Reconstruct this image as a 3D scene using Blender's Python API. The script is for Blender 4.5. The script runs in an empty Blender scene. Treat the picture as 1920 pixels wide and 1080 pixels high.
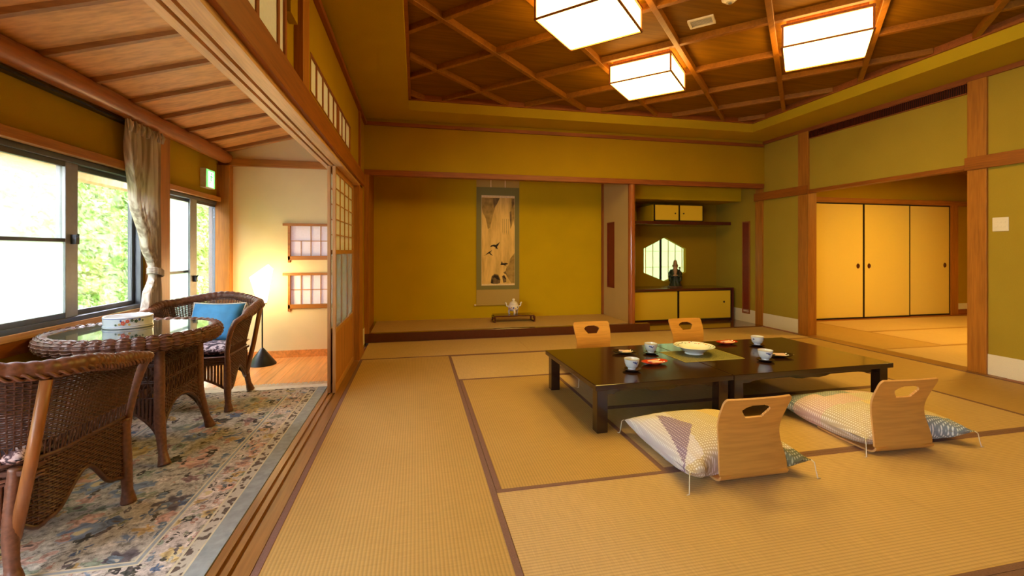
import bpy, bmesh, math, random
from mathutils import Vector, Matrix, Euler, noise

random.seed(7)
PI = math.pi
SC = bpy.context.scene
COL = SC.collection

# ------------------------------------------------------------------ camera
cam_d = bpy.data.cameras.new('camera')
cam = bpy.data.objects.new('camera', cam_d); COL.objects.link(cam)
cam.location = (0.0, 0.0, 1.2)
cam.rotation_euler = (PI/2, 0, -math.atan(180/835.0))
cam_d.sensor_width = 36.0
cam_d.lens = 835.0/1920.0*36.0
cam_d.shift_y = -70.0/1920.0
cam_d.clip_start = 0.02
SC.camera = cam

# ------------------------------------------------------------------ colour
SC.view_settings.view_transform = 'Standard'
SC.view_settings.look = 'None'
SC.view_settings.gamma = 1.0
SC.view_settings.exposure = 0.62
SC.view_settings.use_curve_mapping = False
SC.cycles.max_bounces = 9
SC.cycles.diffuse_bounces = 6
SC.cycles.glossy_bounces = 4
SC.cycles.transmission_bounces = 6
SC.cycles.transparent_max_bounces = 12
SC.cycles.caustics_reflective = False
SC.cycles.caustics_refractive = False
SC.cycles.sample_clamp_indirect = 6.0
SC.cycles.use_denoising = True

# ------------------------------------------------------------------ sky, sun
SKY = 31.0
SUN = 9.0
LAMP = 16.5
LAMP_COL = (1.0, 0.66, 0.13)
w = bpy.data.worlds.new('world'); SC.world = w; w.use_nodes = True
bg = w.node_tree.nodes['Background']
bg.inputs[0].default_value = (0.86, 0.93, 1.08, 1)
bg.inputs[1].default_value = SKY
sd = bpy.data.lights.new('sun', 'SUN'); sd.energy = SUN; sd.angle = math.radians(3); sd.color = (1.0, 0.95, 0.85)
so = bpy.data.objects.new('sun', sd); COL.objects.link(so)
so.rotation_euler = Vector((-0.36, 0.22, -1.0)).to_track_quat('-Z', 'Y').to_euler()

def portal(name, loc, rot, sx, sy):
    d = bpy.data.lights.new(name, 'AREA'); d.shape = 'RECTANGLE'; d.size = sx; d.size_y = sy
    d.cycles.is_portal = True
    o = bpy.data.objects.new(name, d); COL.objects.link(o); o.location = loc; o.rotation_euler = rot
portal('sky_portal', (-2.16, 3.07, 1.29), (0, -PI/2, 0), 0.95, 2.0)
portal('sky_portal.001', (-2.16, 4.91, 0.9), (0, -PI/2, 0), 1.75, 1.15)
portal('sky_portal.002', (-2.16, -0.55, 1.1), (0, -PI/2, 0), 1.3, 4.9)

# ------------------------------------------------------------------ node helpers
def newmat(name):
    m = bpy.data.materials.new(name); m.use_nodes = True
    nt = m.node_tree; b = nt.nodes['Principled BSDF']
    return m, nt, b
def N(nt, t, **k):
    n = nt.nodes.new(t)
    for a, v in k.items(): setattr(n, a, v)
    return n
def coords(nt, scale=(1,1,1), rot=(0,0,0), space='Object'):
    tc = N(nt, 'ShaderNodeTexCoord'); mp = N(nt, 'ShaderNodeMapping')
    mp.inputs['Scale'].default_value = scale; mp.inputs['Rotation'].default_value = rot
    nt.links.new(tc.outputs[space], mp.inputs[0]); return mp.outputs[0]
def ramp(nt, fac, stops, interp='LINEAR'):
    r = N(nt, 'ShaderNodeValToRGB'); r.color_ramp.interpolation = interp
    el = r.color_ramp.elements
    while len(el) < len(stops): el.new(0.5)
    for e, (p, c) in zip(el, stops):
        e.position = p; e.color = (c[0], c[1], c[2], 1)
    nt.links.new(fac, r.inputs[0]); return r.outputs[0]
def bump(nt, b, h, strength=0.3, dist=0.01):
    bp = N(nt, 'ShaderNodeBump'); bp.inputs['Strength'].default_value = strength; bp.inputs['Distance'].default_value = dist
    nt.links.new(h, bp.inputs['Height']); nt.links.new(bp.outputs[0], b.inputs['Normal'])
def mulc(c, k): return tuple(min(1, x*k) for x in c)
def noise_n(nt, vec, scale, detail=3, rough=0.5):
    n = N(nt, 'ShaderNodeTexNoise'); n.inputs['Scale'].default_value = scale
    n.inputs['Detail'].default_value = detail; n.inputs['Roughness'].default_value = rough
    nt.links.new(vec, n.inputs['Vector']); return n.outputs['Fac']
def mix(nt, fac, a, b, mode='MIX'):
    m = N(nt, 'ShaderNodeMix', data_type='RGBA', blend_type=mode)
    for i, v in ((0, fac), (6, a), (7, b)):
        if isinstance(v, (int, float)): m.inputs[i].default_value = v
        elif isinstance(v, tuple): m.inputs[i].default_value = (v[0], v[1], v[2], 1)
        else: nt.links.new(v, m.inputs[i])
    return m.outputs[2]

MATS = {}
def plain(name, col, rough=0.5, metal=0.0, coat=0.0, var=0.08, scale=30, spec=0.5, bmp=0.0):
    m, nt, b = newmat(name)
    v = coords(nt); f = noise_n(nt, v, scale, 2)
    c = ramp(nt, f, [(0.3, mulc(col, 1-var)), (0.7, mulc(col, 1+var))])
    nt.links.new(c, b.inputs['Base Color'])
    b.inputs['Roughness'].default_value = rough; b.inputs['Metallic'].default_value = metal
    b.inputs['Coat Weight'].default_value = coat; b.inputs['Coat Roughness'].default_value = 0.08
    b.inputs['Specular IOR Level'].default_value = spec
    if bmp: bump(nt, b, f, bmp, 0.004)
    MATS[name] = m; return m
def wood(name, col, axis='y', rough=0.45, var=0.22, coat=0.0, scale=1.0, spec=0.35):
    m, nt, b = newmat(name)
    s = {'x': (1.2, 22, 22), 'y': (22, 1.2, 22), 'z': (22, 22, 1.2)}[axis]
    v = coords(nt, tuple(k*scale for k in s))
    f = noise_n(nt, v, 1.0, 4, 0.6)
    v2 = coords(nt, tuple(k*scale*4 for k in s)); f2 = noise_n(nt, v2, 1.0, 2)
    c = ramp(nt, f, [(0.28, mulc(col, 1-var)), (0.5, col), (0.72, mulc(col, 1+var*0.7))])
    c2 = ramp(nt, f2, [(0.35, (0.86, 0.84, 0.82)), (0.6, (1, 1, 1))])
    nt.links.new(mix(nt, 1.0, c, c2, 'MULTIPLY'), b.inputs['Base Color'])
    b.inputs['Roughness'].default_value = rough; b.inputs['Coat Weight'].default_value = coat
    b.inputs['Specular IOR Level'].default_value = spec
    bump(nt, b, f2, 0.12, 0.002)
    MATS[name] = m; return m
def plaster(name, col):
    m, nt, b = newmat(name)
    v = coords(nt)
    f = noise_n(nt, v, 2.2, 3); g = noise_n(nt, v, 220, 2)
    c = ramp(nt, f, [(0.3, mulc(col, 0.95)), (0.7, mulc(col, 1.04))])
    c2 = ramp(nt, g, [(0.3, (0.93, 0.93, 0.93)), (0.7, (1, 1, 1))])
    nt.links.new(mix(nt, 1.0, c, c2, 'MULTIPLY'), b.inputs['Base Color'])
    b.inputs['Roughness'].default_value = 0.9; b.inputs['Specular IOR Level'].default_value = 0.1
    bump(nt, b, g, 0.15, 0.002)
    MATS[name] = m; return m
def tatami(name, along, col):
    m, nt, b = newmat(name)
    tc = N(nt, 'ShaderNodeTexCoord'); sp = N(nt, 'ShaderNodeSeparateXYZ'); nt.links.new(tc.outputs['Object'], sp.inputs[0])
    ax = 'X' if along == 'y' else 'Y'
    mu = N(nt, 'ShaderNodeMath', operation='MULTIPLY'); mu.inputs[1].default_value = 2*PI/0.0158; nt.links.new(sp.outputs[ax], mu.inputs[0])
    si = N(nt, 'ShaderNodeMath', operation='SINE'); nt.links.new(mu.outputs[0], si.inputs[0])
    ma = N(nt, 'ShaderNodeMapRange'); ma.inputs[1].default_value = -1; ma.inputs[2].default_value = 1; nt.links.new(si.outputs[0], ma.inputs[0])
    c = ramp(nt, ma.outputs[0], [(0.0, mulc(col, 0.80)), (0.35, mulc(col, 0.98)), (1.0, mulc(col, 1.05))])
    s = (9, 160, 1) if along == 'x' else (160, 9, 1)
    s = (160, 9, 1) if along == 'x' else (9, 160, 1)
    f = noise_n(nt, coords(nt, s), 1.0, 3); f3 = noise_n(nt, coords(nt), 1.6, 2)
    c2 = ramp(nt, f, [(0.3, (0.86, 0.86, 0.84)), (0.7, (1.0, 1.0, 1.0))])
    c3 = ramp(nt, f3, [(0.3, (0.93, 0.93, 0.9)), (0.7, (1.0, 1.0, 1.0))])
    cc = mix(nt, 1.0, c, c2, 'MULTIPLY'); cc = mix(nt, 1.0, cc, c3, 'MULTIPLY')
    nt.links.new(cc, b.inputs['Base Color'])
    b.inputs['Roughness'].default_value = 0.62; b.inputs['Specular IOR Level'].default_value = 0.25
    bump(nt, b, ma.outputs[0], 0.35, 0.0015)
    MATS[name] = m; return m
def paper(name, col, trans=0.6):
    m, nt, b = newmat(name)
    nt.nodes.remove(b)
    out = nt.nodes['Material Output']
    f = noise_n(nt, coords(nt), 60, 3)
    c = ramp(nt, f, [(0.3, mulc(col, 0.95)), (0.7, col)])
    d = N(nt, 'ShaderNodeBsdfDiffuse'); t = N(nt, 'ShaderNodeBsdfTranslucent'); x = N(nt, 'ShaderNodeMixShader')
    nt.links.new(c, d.inputs[0]); nt.links.new(c, t.inputs[0]); x.inputs[0].default_value = trans
    nt.links.new(d.outputs[0], x.inputs[1]); nt.links.new(t.outputs[0], x.inputs[2]); nt.links.new(x.outputs[0], out.inputs[0])
    MATS[name] = m; return m
def glass(name, haze=0.0, tint=(1, 1, 1)):
    m, nt, b = newmat(name); nt.nodes.remove(b); out = nt.nodes['Material Output']
    tr = N(nt, 'ShaderNodeBsdfTransparent'); tr.inputs[0].default_value = (*tint, 1)
    gl = N(nt, 'ShaderNodeBsdfGlossy'); gl.inputs['Roughness'].default_value = 0.03
    lw = N(nt, 'ShaderNodeFresnel'); lw.inputs[0].default_value = 1.45
    mr = N(nt, 'ShaderNodeMath', operation='MULTIPLY'); mr.inputs[1].default_value = 0.6; nt.links.new(lw.outputs[0], mr.inputs[0])
    x = N(nt, 'ShaderNodeMixShader'); nt.links.new(mr.outputs[0], x.inputs[0]); nt.links.new(tr.outputs[0], x.inputs[1]); nt.links.new(gl.outputs[0], x.inputs[2])
    last = x.outputs[0]
    if haze:
        t = N(nt, 'ShaderNodeBsdfTranslucent'); t.inputs[0].default_value = (0.9, 0.93, 0.93, 1)
        y = N(nt, 'ShaderNodeMixShader'); y.inputs[0].default_value = haze
        f = noise_n(nt, coords(nt, (3, 3, 5)), 1.0, 3)
        mr2 = N(nt, 'ShaderNodeMapRange'); mr2.inputs[3].default_value = haze*0.75; mr2.inputs[4].default_value = min(1.0, haze*1.2)
        nt.links.new(f, mr2.inputs[0]); nt.links.new(mr2.outputs[0], y.inputs[0])
        nt.links.new(last, y.inputs[1]); nt.links.new(t.outputs[0], y.inputs[2]); last = y.outputs[0]
    nt.links.new(last, out.inputs[0])
    MATS[name] = m; return m
def emit(name, col, s):
    m, nt, b = newmat(name)
    f = noise_n(nt, coords(nt), 25, 2)
    c = ramp(nt, f, [(0.3, mulc(col, 0.97)), (0.7, col)])
    b.inputs['Base Color'].default_value = (0.8, 0.75, 0.6, 1)
    nt.links.new(c, b.inputs['Emission Color']); b.inputs['Emission Strength'].default_value = s
    MATS[name] = m; return m

OLIVE = (0.41, 0.252, 0.006)
plaster('wall_plaster', OLIVE)
plaster('wall_plaster_daylit', (0.385, 0.268, 0.028))  # same plaster as the other walls, with daylight put into its colour
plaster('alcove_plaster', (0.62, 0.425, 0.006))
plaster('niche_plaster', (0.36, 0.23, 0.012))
plaster('cream_lit_plaster', (0.86, 0.70, 0.40))  # wall plaster lightened to cream, the stronger veranda light put into its colour
plaster('soffit_plaster', (0.50, 0.345, 0.012))
plaster('wing_plaster', (0.62, 0.46, 0.18))
plaster('base_white', (0.80, 0.72, 0.56))
wood('post_x', (0.40, 0.15, 0.018), 'x'); wood('post_y', (0.40, 0.15, 0.018), 'y'); wood('post_z', (0.40, 0.15, 0.018), 'z')
wood('trim_x', (0.30, 0.085, 0.018), 'x'); wood('trim_y', (0.30, 0.085, 0.018), 'y'); wood('trim_z', (0.32, 0.10, 0.022), 'z')
wood('beam_y', (0.29, 0.088, 0.010), 'y'); wood('kamoi_y', (0.62, 0.36, 0.17), 'y')
wood('pillar', (0.36, 0.11, 0.03), 'z', rough=0.2, coat=0.6)
wood('ceil_board', (0.225, 0.098, 0.002), 'x', var=0.18, scale=0.6, rough=0.6, spec=0.08)
wood('ceil_batten', (0.30, 0.11, 0.006), 'y')
wood('ver_board', (0.72, 0.36, 0.13), 'x', scale=0.5)
wood('ver_batten', (0.33, 0.14, 0.04), 'x')
wood('log', (0.36, 0.12, 0.03), 'y', rough=0.35)
wood('floor_wood', (0.78, 0.33, 0.085), 'y', rough=0.28, coat=0.15, scale=0.6)
wood('sill_wood', (0.27, 0.125, 0.035), 'y', rough=0.35)
wood('shoji_z', (0.50, 0.24, 0.07), 'z'); wood('shoji_y', (0.50, 0.24, 0.07), 'y'); wood('shoji_x', (0.52, 0.26, 0.09), 'x')
wood('board_z', (0.46, 0.19, 0.045), 'z')
tatami('tatami_y', 'y', (0.53, 0.33, 0.115)); tatami('tatami_x', 'x', (0.63, 0.43, 0.22))
plain('tatami_edge', (0.19, 0.095, 0.075), 0.8, var=0.2, scale=300)
plain('tatami_edge_gold', (0.35, 0.20, 0.07), 0.8, var=0.2, scale=300)
plain('tatami_joint', (0.80, 0.56, 0.24), 0.8)
plain('lacquer_red', (0.075, 0.012, 0.006), 0.2, coat=0.6)
plain('lacquer_black', (0.014, 0.006, 0.004), 0.22, coat=0.5, var=0.05)
plain('table_lacquer', (0.030, 0.012, 0.006), 0.17, coat=0.25, var=0.1, scale=3)
plain('black_edge', (0.012, 0.008, 0.007), 0.35)
plain('alcove_board', (0.20, 0.075, 0.02), 0.16, coat=0.5)
plain('fusuma', (0.76, 0.56, 0.11), 0.75, var=0.03, scale=400)
plain('fusuma_gold', (0.78, 0.54, 0.03), 0.6, var=0.03, scale=400)
plain('slot_red', (0.20, 0.022, 0.008), 0.6)
paper('shoji_paper', (0.93, 0.91, 0.86), 0.55)
paper('niche_paper', (0.80, 0.76, 0.80), 0.22)
paper('green_lit_paper', (0.33, 0.38, 0.23), 0.48)  # greenish daylight from the trees is put into this paper's tint
paper('ranma_paper', (0.95, 0.92, 0.80), 0.55)
glass('clear_glass'); glass('hazy_glass', 0.055); glass('door_glass', 0.10, (0.95, 0.97, 0.95))
paper('frosted_glass', (0.94, 0.97, 1.0), 0.85)
plain('aluminium', (0.10, 0.105, 0.11), 0.35, metal=0.4, var=0.05)
plain('aluminium_light', (0.30, 0.30, 0.31), 0.4, metal=0.4, var=0.05)
plain('black_metal', (0.02, 0.02, 0.022), 0.35, metal=0.4)
plain('black_plastic', (0.015, 0.015, 0.015), 0.4)
plain('white_plastic', (0.80, 0.72, 0.58), 0.4, var=0.02)
plain('wicker', (0.080, 0.030, 0.017), 0.42, var=0.35, scale=60)
plain('wicker_rim', (0.150, 0.060, 0.033), 0.40, var=0.3, scale=60)
wood('cane_pole', (0.28, 0.11, 0.035), 'z', rough=0.35)
plain('porcelain', (0.82, 0.86, 0.94), 0.15, coat=0.4, var=0.02)
plain('porcelain_warm', (0.86, 0.82, 0.74), 0.15, coat=0.4, var=0.03)
plain('cobalt', (0.05, 0.08, 0.30), 0.25)
plain('flower_red', (0.60, 0.10, 0.05), 0.4); plain('leaf_dark', (0.05, 0.10, 0.05), 0.5); plain('flower_gold', (0.65, 0.42, 0.10), 0.4)
plain('red_lacquer', (0.55, 0.045, 0.012), 0.25, coat=0.4)
plain('sweet_beige', (0.82, 0.60, 0.38), 0.6); plain('sweet_pink', (0.80, 0.55, 0.50), 0.5)
plain('tea', (0.30, 0.24, 0.06), 0.1)
plain('blue_suede', (0.045, 0.235, 0.46), 0.75, var=0.12, scale=14)
plain('rope', (0.66, 0.60, 0.50), 0.9)
plain('steel_grey', (0.22, 0.23, 0.25), 0.5)
plain('ink', (0.035, 0.022, 0.010), 0.9); plain('ink_pale', (0.42, 0.27, 0.06), 0.9, var=0.3, scale=12); plain('ink_mid', (0.20, 0.125, 0.04), 0.9, var=0.4, scale=14)
plain('scroll_green', (0.24, 0.215, 0.055), 0.85, var=0.08, scale=500); plain('scroll_beige', (0.52, 0.36, 0.085), 0.85, var=0.05, scale=500)
plain('scroll_white', (0.90, 0.70, 0.34), 0.85)
plain('ivory', (0.80, 0.70, 0.48), 0.3)
plain('sign_white', (0.75, 0.76, 0.70), 0.5)
plain('bark', (0.20, 0.15, 0.10), 0.9, var=0.3)
plain('figure_green', (0.022, 0.034, 0.014), 0.5, var=0.6, scale=35, coat=0.05)
plain('figure_skin', (0.40, 0.235, 0.11), 0.5, var=0.2); plain('figure_brown', (0.16, 0.07, 0.035), 0.4, var=0.4, scale=30)
emit('lamp_panel', LAMP_COL, LAMP)
emit('lamp_side', (1.0, 0.58, 0.15), LAMP*0.48)
emit('lamp_room2', (1.0, 0.58, 0.09), LAMP*4.0)
emit('floor_lamp_glow', (1.0, 0.72, 0.36), 18.0)
emit('sign_glow_green', (0.0, 0.55, 0.12), 1.3); emit('sign_glow_white', (0.85, 1.0, 0.80), 1.6)

# bent plywood
wood('plywood', (0.60, 0.29, 0.060), 'x', rough=0.35, var=0.045, scale=0.7, coat=0.1)
plain('ply_edge', (0.62, 0.34, 0.13), 0.5)

# painting
def m_painting():
    m, nt, b = newmat('painting')
    f = noise_n(nt, coords(nt, (9, 1, 1.6)), 1.0, 4, 0.6)
    c = ramp(nt, f, [(0.35, (0.66, 0.42, 0.09)), (0.55, (0.92, 0.62, 0.16)), (0.75, (0.98, 0.70, 0.22))])
    nt.links.new(c, b.inputs['Base Color']); b.inputs['Roughness'].default_value = 0.85
    MATS['painting'] = m
m_painting()
def m_seatfabric():
    m, nt, b = newmat('seat_floral')
    v = N(nt, 'ShaderNodeTexVoronoi'); v.inputs['Scale'].default_value = 26
    f = noise_n(nt, coords(nt), 22, 3, 0.7); nt.links.new(coords(nt), v.inputs['Vector'])
    c = ramp(nt, f, [(0.42, (0.035, 0.022, 0.03)), (0.50, (0.12, 0.06, 0.07)), (0.54, (0.55, 0.40, 0.38)), (0.7, (0.75, 0.62, 0.60))])
    nt.links.new(c, b.inputs['Base Color']); b.inputs['Roughness'].default_value = 0.85; MATS['seat_floral'] = m
m_seatfabric()
def m_check(name, col, col2, period=0.0150):
    m, nt, b = newmat(name)
    tc = N(nt, 'ShaderNodeTexCoord'); sp = N(nt, 'ShaderNodeSeparateXYZ'); nt.links.new(tc.outputs['Object'], sp.inputs[0])
    outs = []
    for ax in 'XY':
        mu = N(nt, 'ShaderNodeMath', operation='MULTIPLY'); mu.inputs[1].default_value = 2*PI/period; nt.links.new(sp.outputs[ax], mu.inputs[0])
        si = N(nt, 'ShaderNodeMath', operation='SINE'); nt.links.new(mu.outputs[0], si.inputs[0]); outs.append(si.outputs[0])
    mx = N(nt, 'ShaderNodeMath', operation='MINIMUM'); nt.links.new(outs[0], mx.inputs[0]); nt.links.new(outs[1], mx.inputs[1])
    mr = N(nt, 'ShaderNodeMapRange'); mr.inputs[1].default_value = -0.5; mr.inputs[2].default_value = 0.6; nt.links.new(mx.outputs[0], mr.inputs[0])
    nt.links.new(mix(nt, mr.outputs[0], col2, col), b.inputs['Base Color'])
    b.inputs['Roughness'].default_value = 0.9; b.inputs['Specular IOR Level'].default_value = 0.1
    bump(nt, b, mr.outputs[0], 0.4, 0.002)
    MATS[name] = m
CH = [('weave_cream', (0.84, 0.82, 0.86), (0.50, 0.42, 0.34)), ('weave_lilac', (0.82, 0.82, 0.97), (0.62, 0.58, 0.74)),
      ('weave_purple', (0.56, 0.50, 0.74), (0.26, 0.19, 0.36)), ('weave_grey', (0.66, 0.68, 0.68), (0.20, 0.23, 0.26)),
      ('weave_pink', (0.82, 0.72, 0.74), (0.55, 0.38, 0.38)), ('weave_olive', (0.44, 0.42, 0.30), (0.15, 0.15, 0.09)), ('weave_gold', (0.82, 0.74, 0.52), (0.60, 0.46, 0.26))]
for nme, a, b_ in CH: m_check(nme, a, b_)
def m_rug(name, kind):
    m, nt, b = newmat(name)
    P = coords(nt)
    wn = N(nt, 'ShaderNodeTexNoise'); wn.inputs['Scale'].default_value = 9; wn.inputs['Detail'].default_value = 3; nt.links.new(P, wn.inputs['Vector'])
    wv = N(nt, 'ShaderNodeVectorMath', operation='SCALE'); wv.inputs['Scale'].default_value = 0.09; nt.links.new(wn.outputs['Color'], wv.inputs[0])
    ad = N(nt, 'ShaderNodeVectorMath', operation='ADD'); nt.links.new(P, ad.inputs[0]); nt.links.new(wv.outputs[0], ad.inputs[1])
    base = {'field': (0.47, 0.43, 0.37), 'border': (0.56, 0.48, 0.43), 'scroll': (0.5, 0.46, 0.4)}[kind]
    sc = {'field': 4.6, 'border': 8.0, 'scroll': 16.0}[kind]
    gr = noise_n(nt, P, 34, 3, 0.7)
    c = ramp(nt, gr, [(0.36, mulc(base, 0.42)), (0.46, mulc(base, 0.85)), (0.56, base), (0.68, mulc(base, 1.45))])
    if kind != 'scroll':
        for k, (s, th) in enumerate(((sc, 0.34), (sc*1.9, 0.36), (sc*3.2, 0.33))):
            v = N(nt, 'ShaderNodeTexVoronoi'); v.inputs['Scale'].default_value = s; v.inputs['Randomness'].default_value = 0.85
            nt.links.new(ad.outputs[0], v.inputs['Vector'])
            sepc = N(nt, 'ShaderNodeSeparateColor'); nt.links.new(v.outputs['Color'], sepc.inputs[0])
            pal = [[(0.68, 0.42, 0.32), (0.66, 0.50, 0.24), (0.24, 0.30, 0.40), (0.74, 0.64, 0.60), (0.16, 0.14, 0.15), (0.62, 0.40, 0.34), (0.34, 0.36, 0.28)],
                   [(0.10, 0.10, 0.09), (0.62, 0.40, 0.32), (0.28, 0.33, 0.25), (0.14, 0.19, 0.30), (0.68, 0.60, 0.52), (0.30, 0.20, 0.20), (0.58, 0.40, 0.18)],
                   [(0.08, 0.07, 0.07), (0.55, 0.52, 0.42), (0.16, 0.14, 0.14), (0.50, 0.30, 0.24), (0.20, 0.25, 0.30), (0.12, 0.11, 0.09), (0.36, 0.36, 0.26)]][k]
            pc = ramp(nt, sepc.outputs[0], [(i/7.0, q) for i, q in enumerate(pal)], 'CONSTANT')
            # petals: modulate distance with radial noise
            dn = noise_n(nt, ad.outputs[0], s*3.2, 2)
            sc_v = N(nt, 'ShaderNodeVectorMath', operation='SUBTRACT'); nt.links.new(ad.outputs[0], sc_v.inputs[0]); nt.links.new(v.outputs['Position'], sc_v.inputs[1])
            sx_ = N(nt, 'ShaderNodeSeparateXYZ'); nt.links.new(sc_v.outputs[0], sx_.inputs[0])
            at = N(nt, 'ShaderNodeMath', operation='ARCTAN2'); nt.links.new(sx_.outputs[1], at.inputs[0]); nt.links.new(sx_.outputs[0], at.inputs[1])
            m6 = N(nt, 'ShaderNodeMath', operation='MULTIPLY'); m6.inputs[1].default_value = (7, 5, 2)[k]; nt.links.new(at.outputs[0], m6.inputs[0])
            co = N(nt, 'ShaderNodeMath', operation='COSINE'); nt.links.new(m6.outputs[0], co.inputs[0])
            pe = N(nt, 'ShaderNodeMath', operation='MULTIPLY_ADD'); nt.links.new(co.outputs[0], pe.inputs[0]); pe.inputs[1].default_value = (0.05, 0.09, 0.14)[k]; nt.links.new(v.outputs['Distance'], pe.inputs[2])
            sm = N(nt, 'ShaderNodeMath', operation='MULTIPLY_ADD'); nt.links.new(dn, sm.inputs[0]); sm.inputs[1].default_value = 0.42; nt.links.new(pe.outputs[0], sm.inputs[2])
            mk = N(nt, 'ShaderNodeMapRange'); mk.inputs[1].default_value = th+0.27; mk.inputs[2].default_value = th+0.20; nt.links.new(sm.outputs[0], mk.inputs[0])
            # inner shading pattern
            ir = ramp(nt, dn, [(0.35, (0.62, 0.62, 0.62)), (0.6, (1.1, 1.1, 1.1))])
            pc = mix(nt, 1.0, pc, ir, 'MULTIPLY')
            cmk = N(nt, 'ShaderNodeMapRange'); cmk.inputs[1].default_value = 0.16; cmk.inputs[2].default_value = 0.11; nt.links.new(v.outputs['Distance'], cmk.inputs[0])
            pc = mix(nt, cmk.outputs[0], pc, ((0.62, 0.52, 0.30), (0.14, 0.11, 0.10), (0.50, 0.45, 0.36))[k])
            rk = ramp(nt, v.outputs['Distance'], [(0.20, (1, 1, 1)), (0.27, (0.66, 0.62, 0.62)), (0.32, (1.0, 1.0, 1.0))])
            pc = mix(nt, 1.0, pc, rk, 'MULTIPLY')
            gate = N(nt, 'ShaderNodeMath', operation='GREATER_THAN'); gate.inputs[1].default_value = (0.25, 0.3, 0.45)[k]; nt.links.new(sepc.outputs[1], gate.inputs[0])
            mm = N(nt, 'ShaderNodeMath', operation='MULTIPLY'); nt.links.new(mk.outputs[0], mm.inputs[0]); nt.links.new(gate.outputs[0], mm.inputs[1])
            c = mix(nt, mm.outputs[0], c, pc)
    else:
        wv2 = N(nt, 'ShaderNodeTexVoronoi'); wv2.inputs['Scale'].default_value = 30; nt.links.new(ad.outputs[0], wv2.inputs['Vector'])
        c = ramp(nt, wv2.outputs['Distance'], [(0.40, (0.13, 0.10, 0.085)), (0.50, (0.50, 0.45, 0.38))])
    pile = noise_n(nt, P, 420, 2)
    nt.links.new(mix(nt, 1.0, c, ramp(nt, pile, [(0.3, (0.8, 0.8, 0.8)), (0.7, (1.1, 1.1, 1.1))]), 'MULTIPLY'), b.inputs['Base Color'])
    b.inputs['Roughness'].default_value = 0.95; b.inputs['Specular IOR Level'].default_value = 0.05
    bump(nt, b, pile, 0.5, 0.004)
    MATS[name] = m
m_rug('rug_field', 'field'); m_rug('rug_border', 'border'); m_rug('rug_scroll', 'scroll')
plain('rug_line', (0.56, 0.49, 0.34), 0.95); plain('rug_edge', (0.27, 0.29, 0.30), 0.95, var=0.15, scale=25); plain('rug_fringe', (0.85, 0.80, 0.70), 0.95)
def m_leaf():
    m, nt, b = newmat('leaf'); nt.nodes.remove(b); out = nt.nodes['Material Output']
    f = noise_n(nt, coords(nt), 5.5, 4, 0.75)
    c = ramp(nt, f, [(0.34, (0.028, 0.075, 0.008)), (0.48, (0.10, 0.18, 0.03)), (0.64, (0.38, 0.46, 0.20))])
    d = N(nt, 'ShaderNodeBsdfDiffuse'); t = N(nt, 'ShaderNodeBsdfTranslucent'); x = N(nt, 'ShaderNodeMixShader'); x.inputs[0].default_value = 0.4
    nt.links.new(c, d.inputs[0]); nt.links.new(c, t.inputs[0]); nt.links.new(d.outputs[0], x.inputs[1]); nt.links.new(t.outputs[0], x.inputs[2]); nt.links.new(x.outputs[0], out.inputs[0])
    MATS['leaf'] = m
m_leaf()
plain('bank_soil', (0.12, 0.15, 0.06), 0.95, var=0.4, scale=4)
plain('pale_concrete', (0.75, 0.77, 0.74), 0.9)
def m_curtain():
    m, nt, b = newmat('curtain'); nt.nodes.remove(b); out = nt.nodes['Material Output']
    f = noise_n(nt, coords(nt, (30, 60, 1.2)), 1.0, 2)
    c = ramp(nt, f, [(0.38, (0.46, 0.37, 0.29)), (0.5, (0.66, 0.56, 0.46)), (0.62, (0.84, 0.78, 0.68))])
    d = N(nt, 'ShaderNodeBsdfDiffuse'); t = N(nt, 'ShaderNodeBsdfTranslucent'); x = N(nt, 'ShaderNodeMixShader'); x.inputs[0].default_value = 0.32
    nt.links.new(c, d.inputs[0]); nt.links.new(c, t.inputs[0]); nt.links.new(d.outputs[0], x.inputs[1]); nt.links.new(t.outputs[0], x.inputs[2]); nt.links.new(x.outputs[0], out.inputs[0])
    MATS['curtain'] = m
m_curtain()

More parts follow.
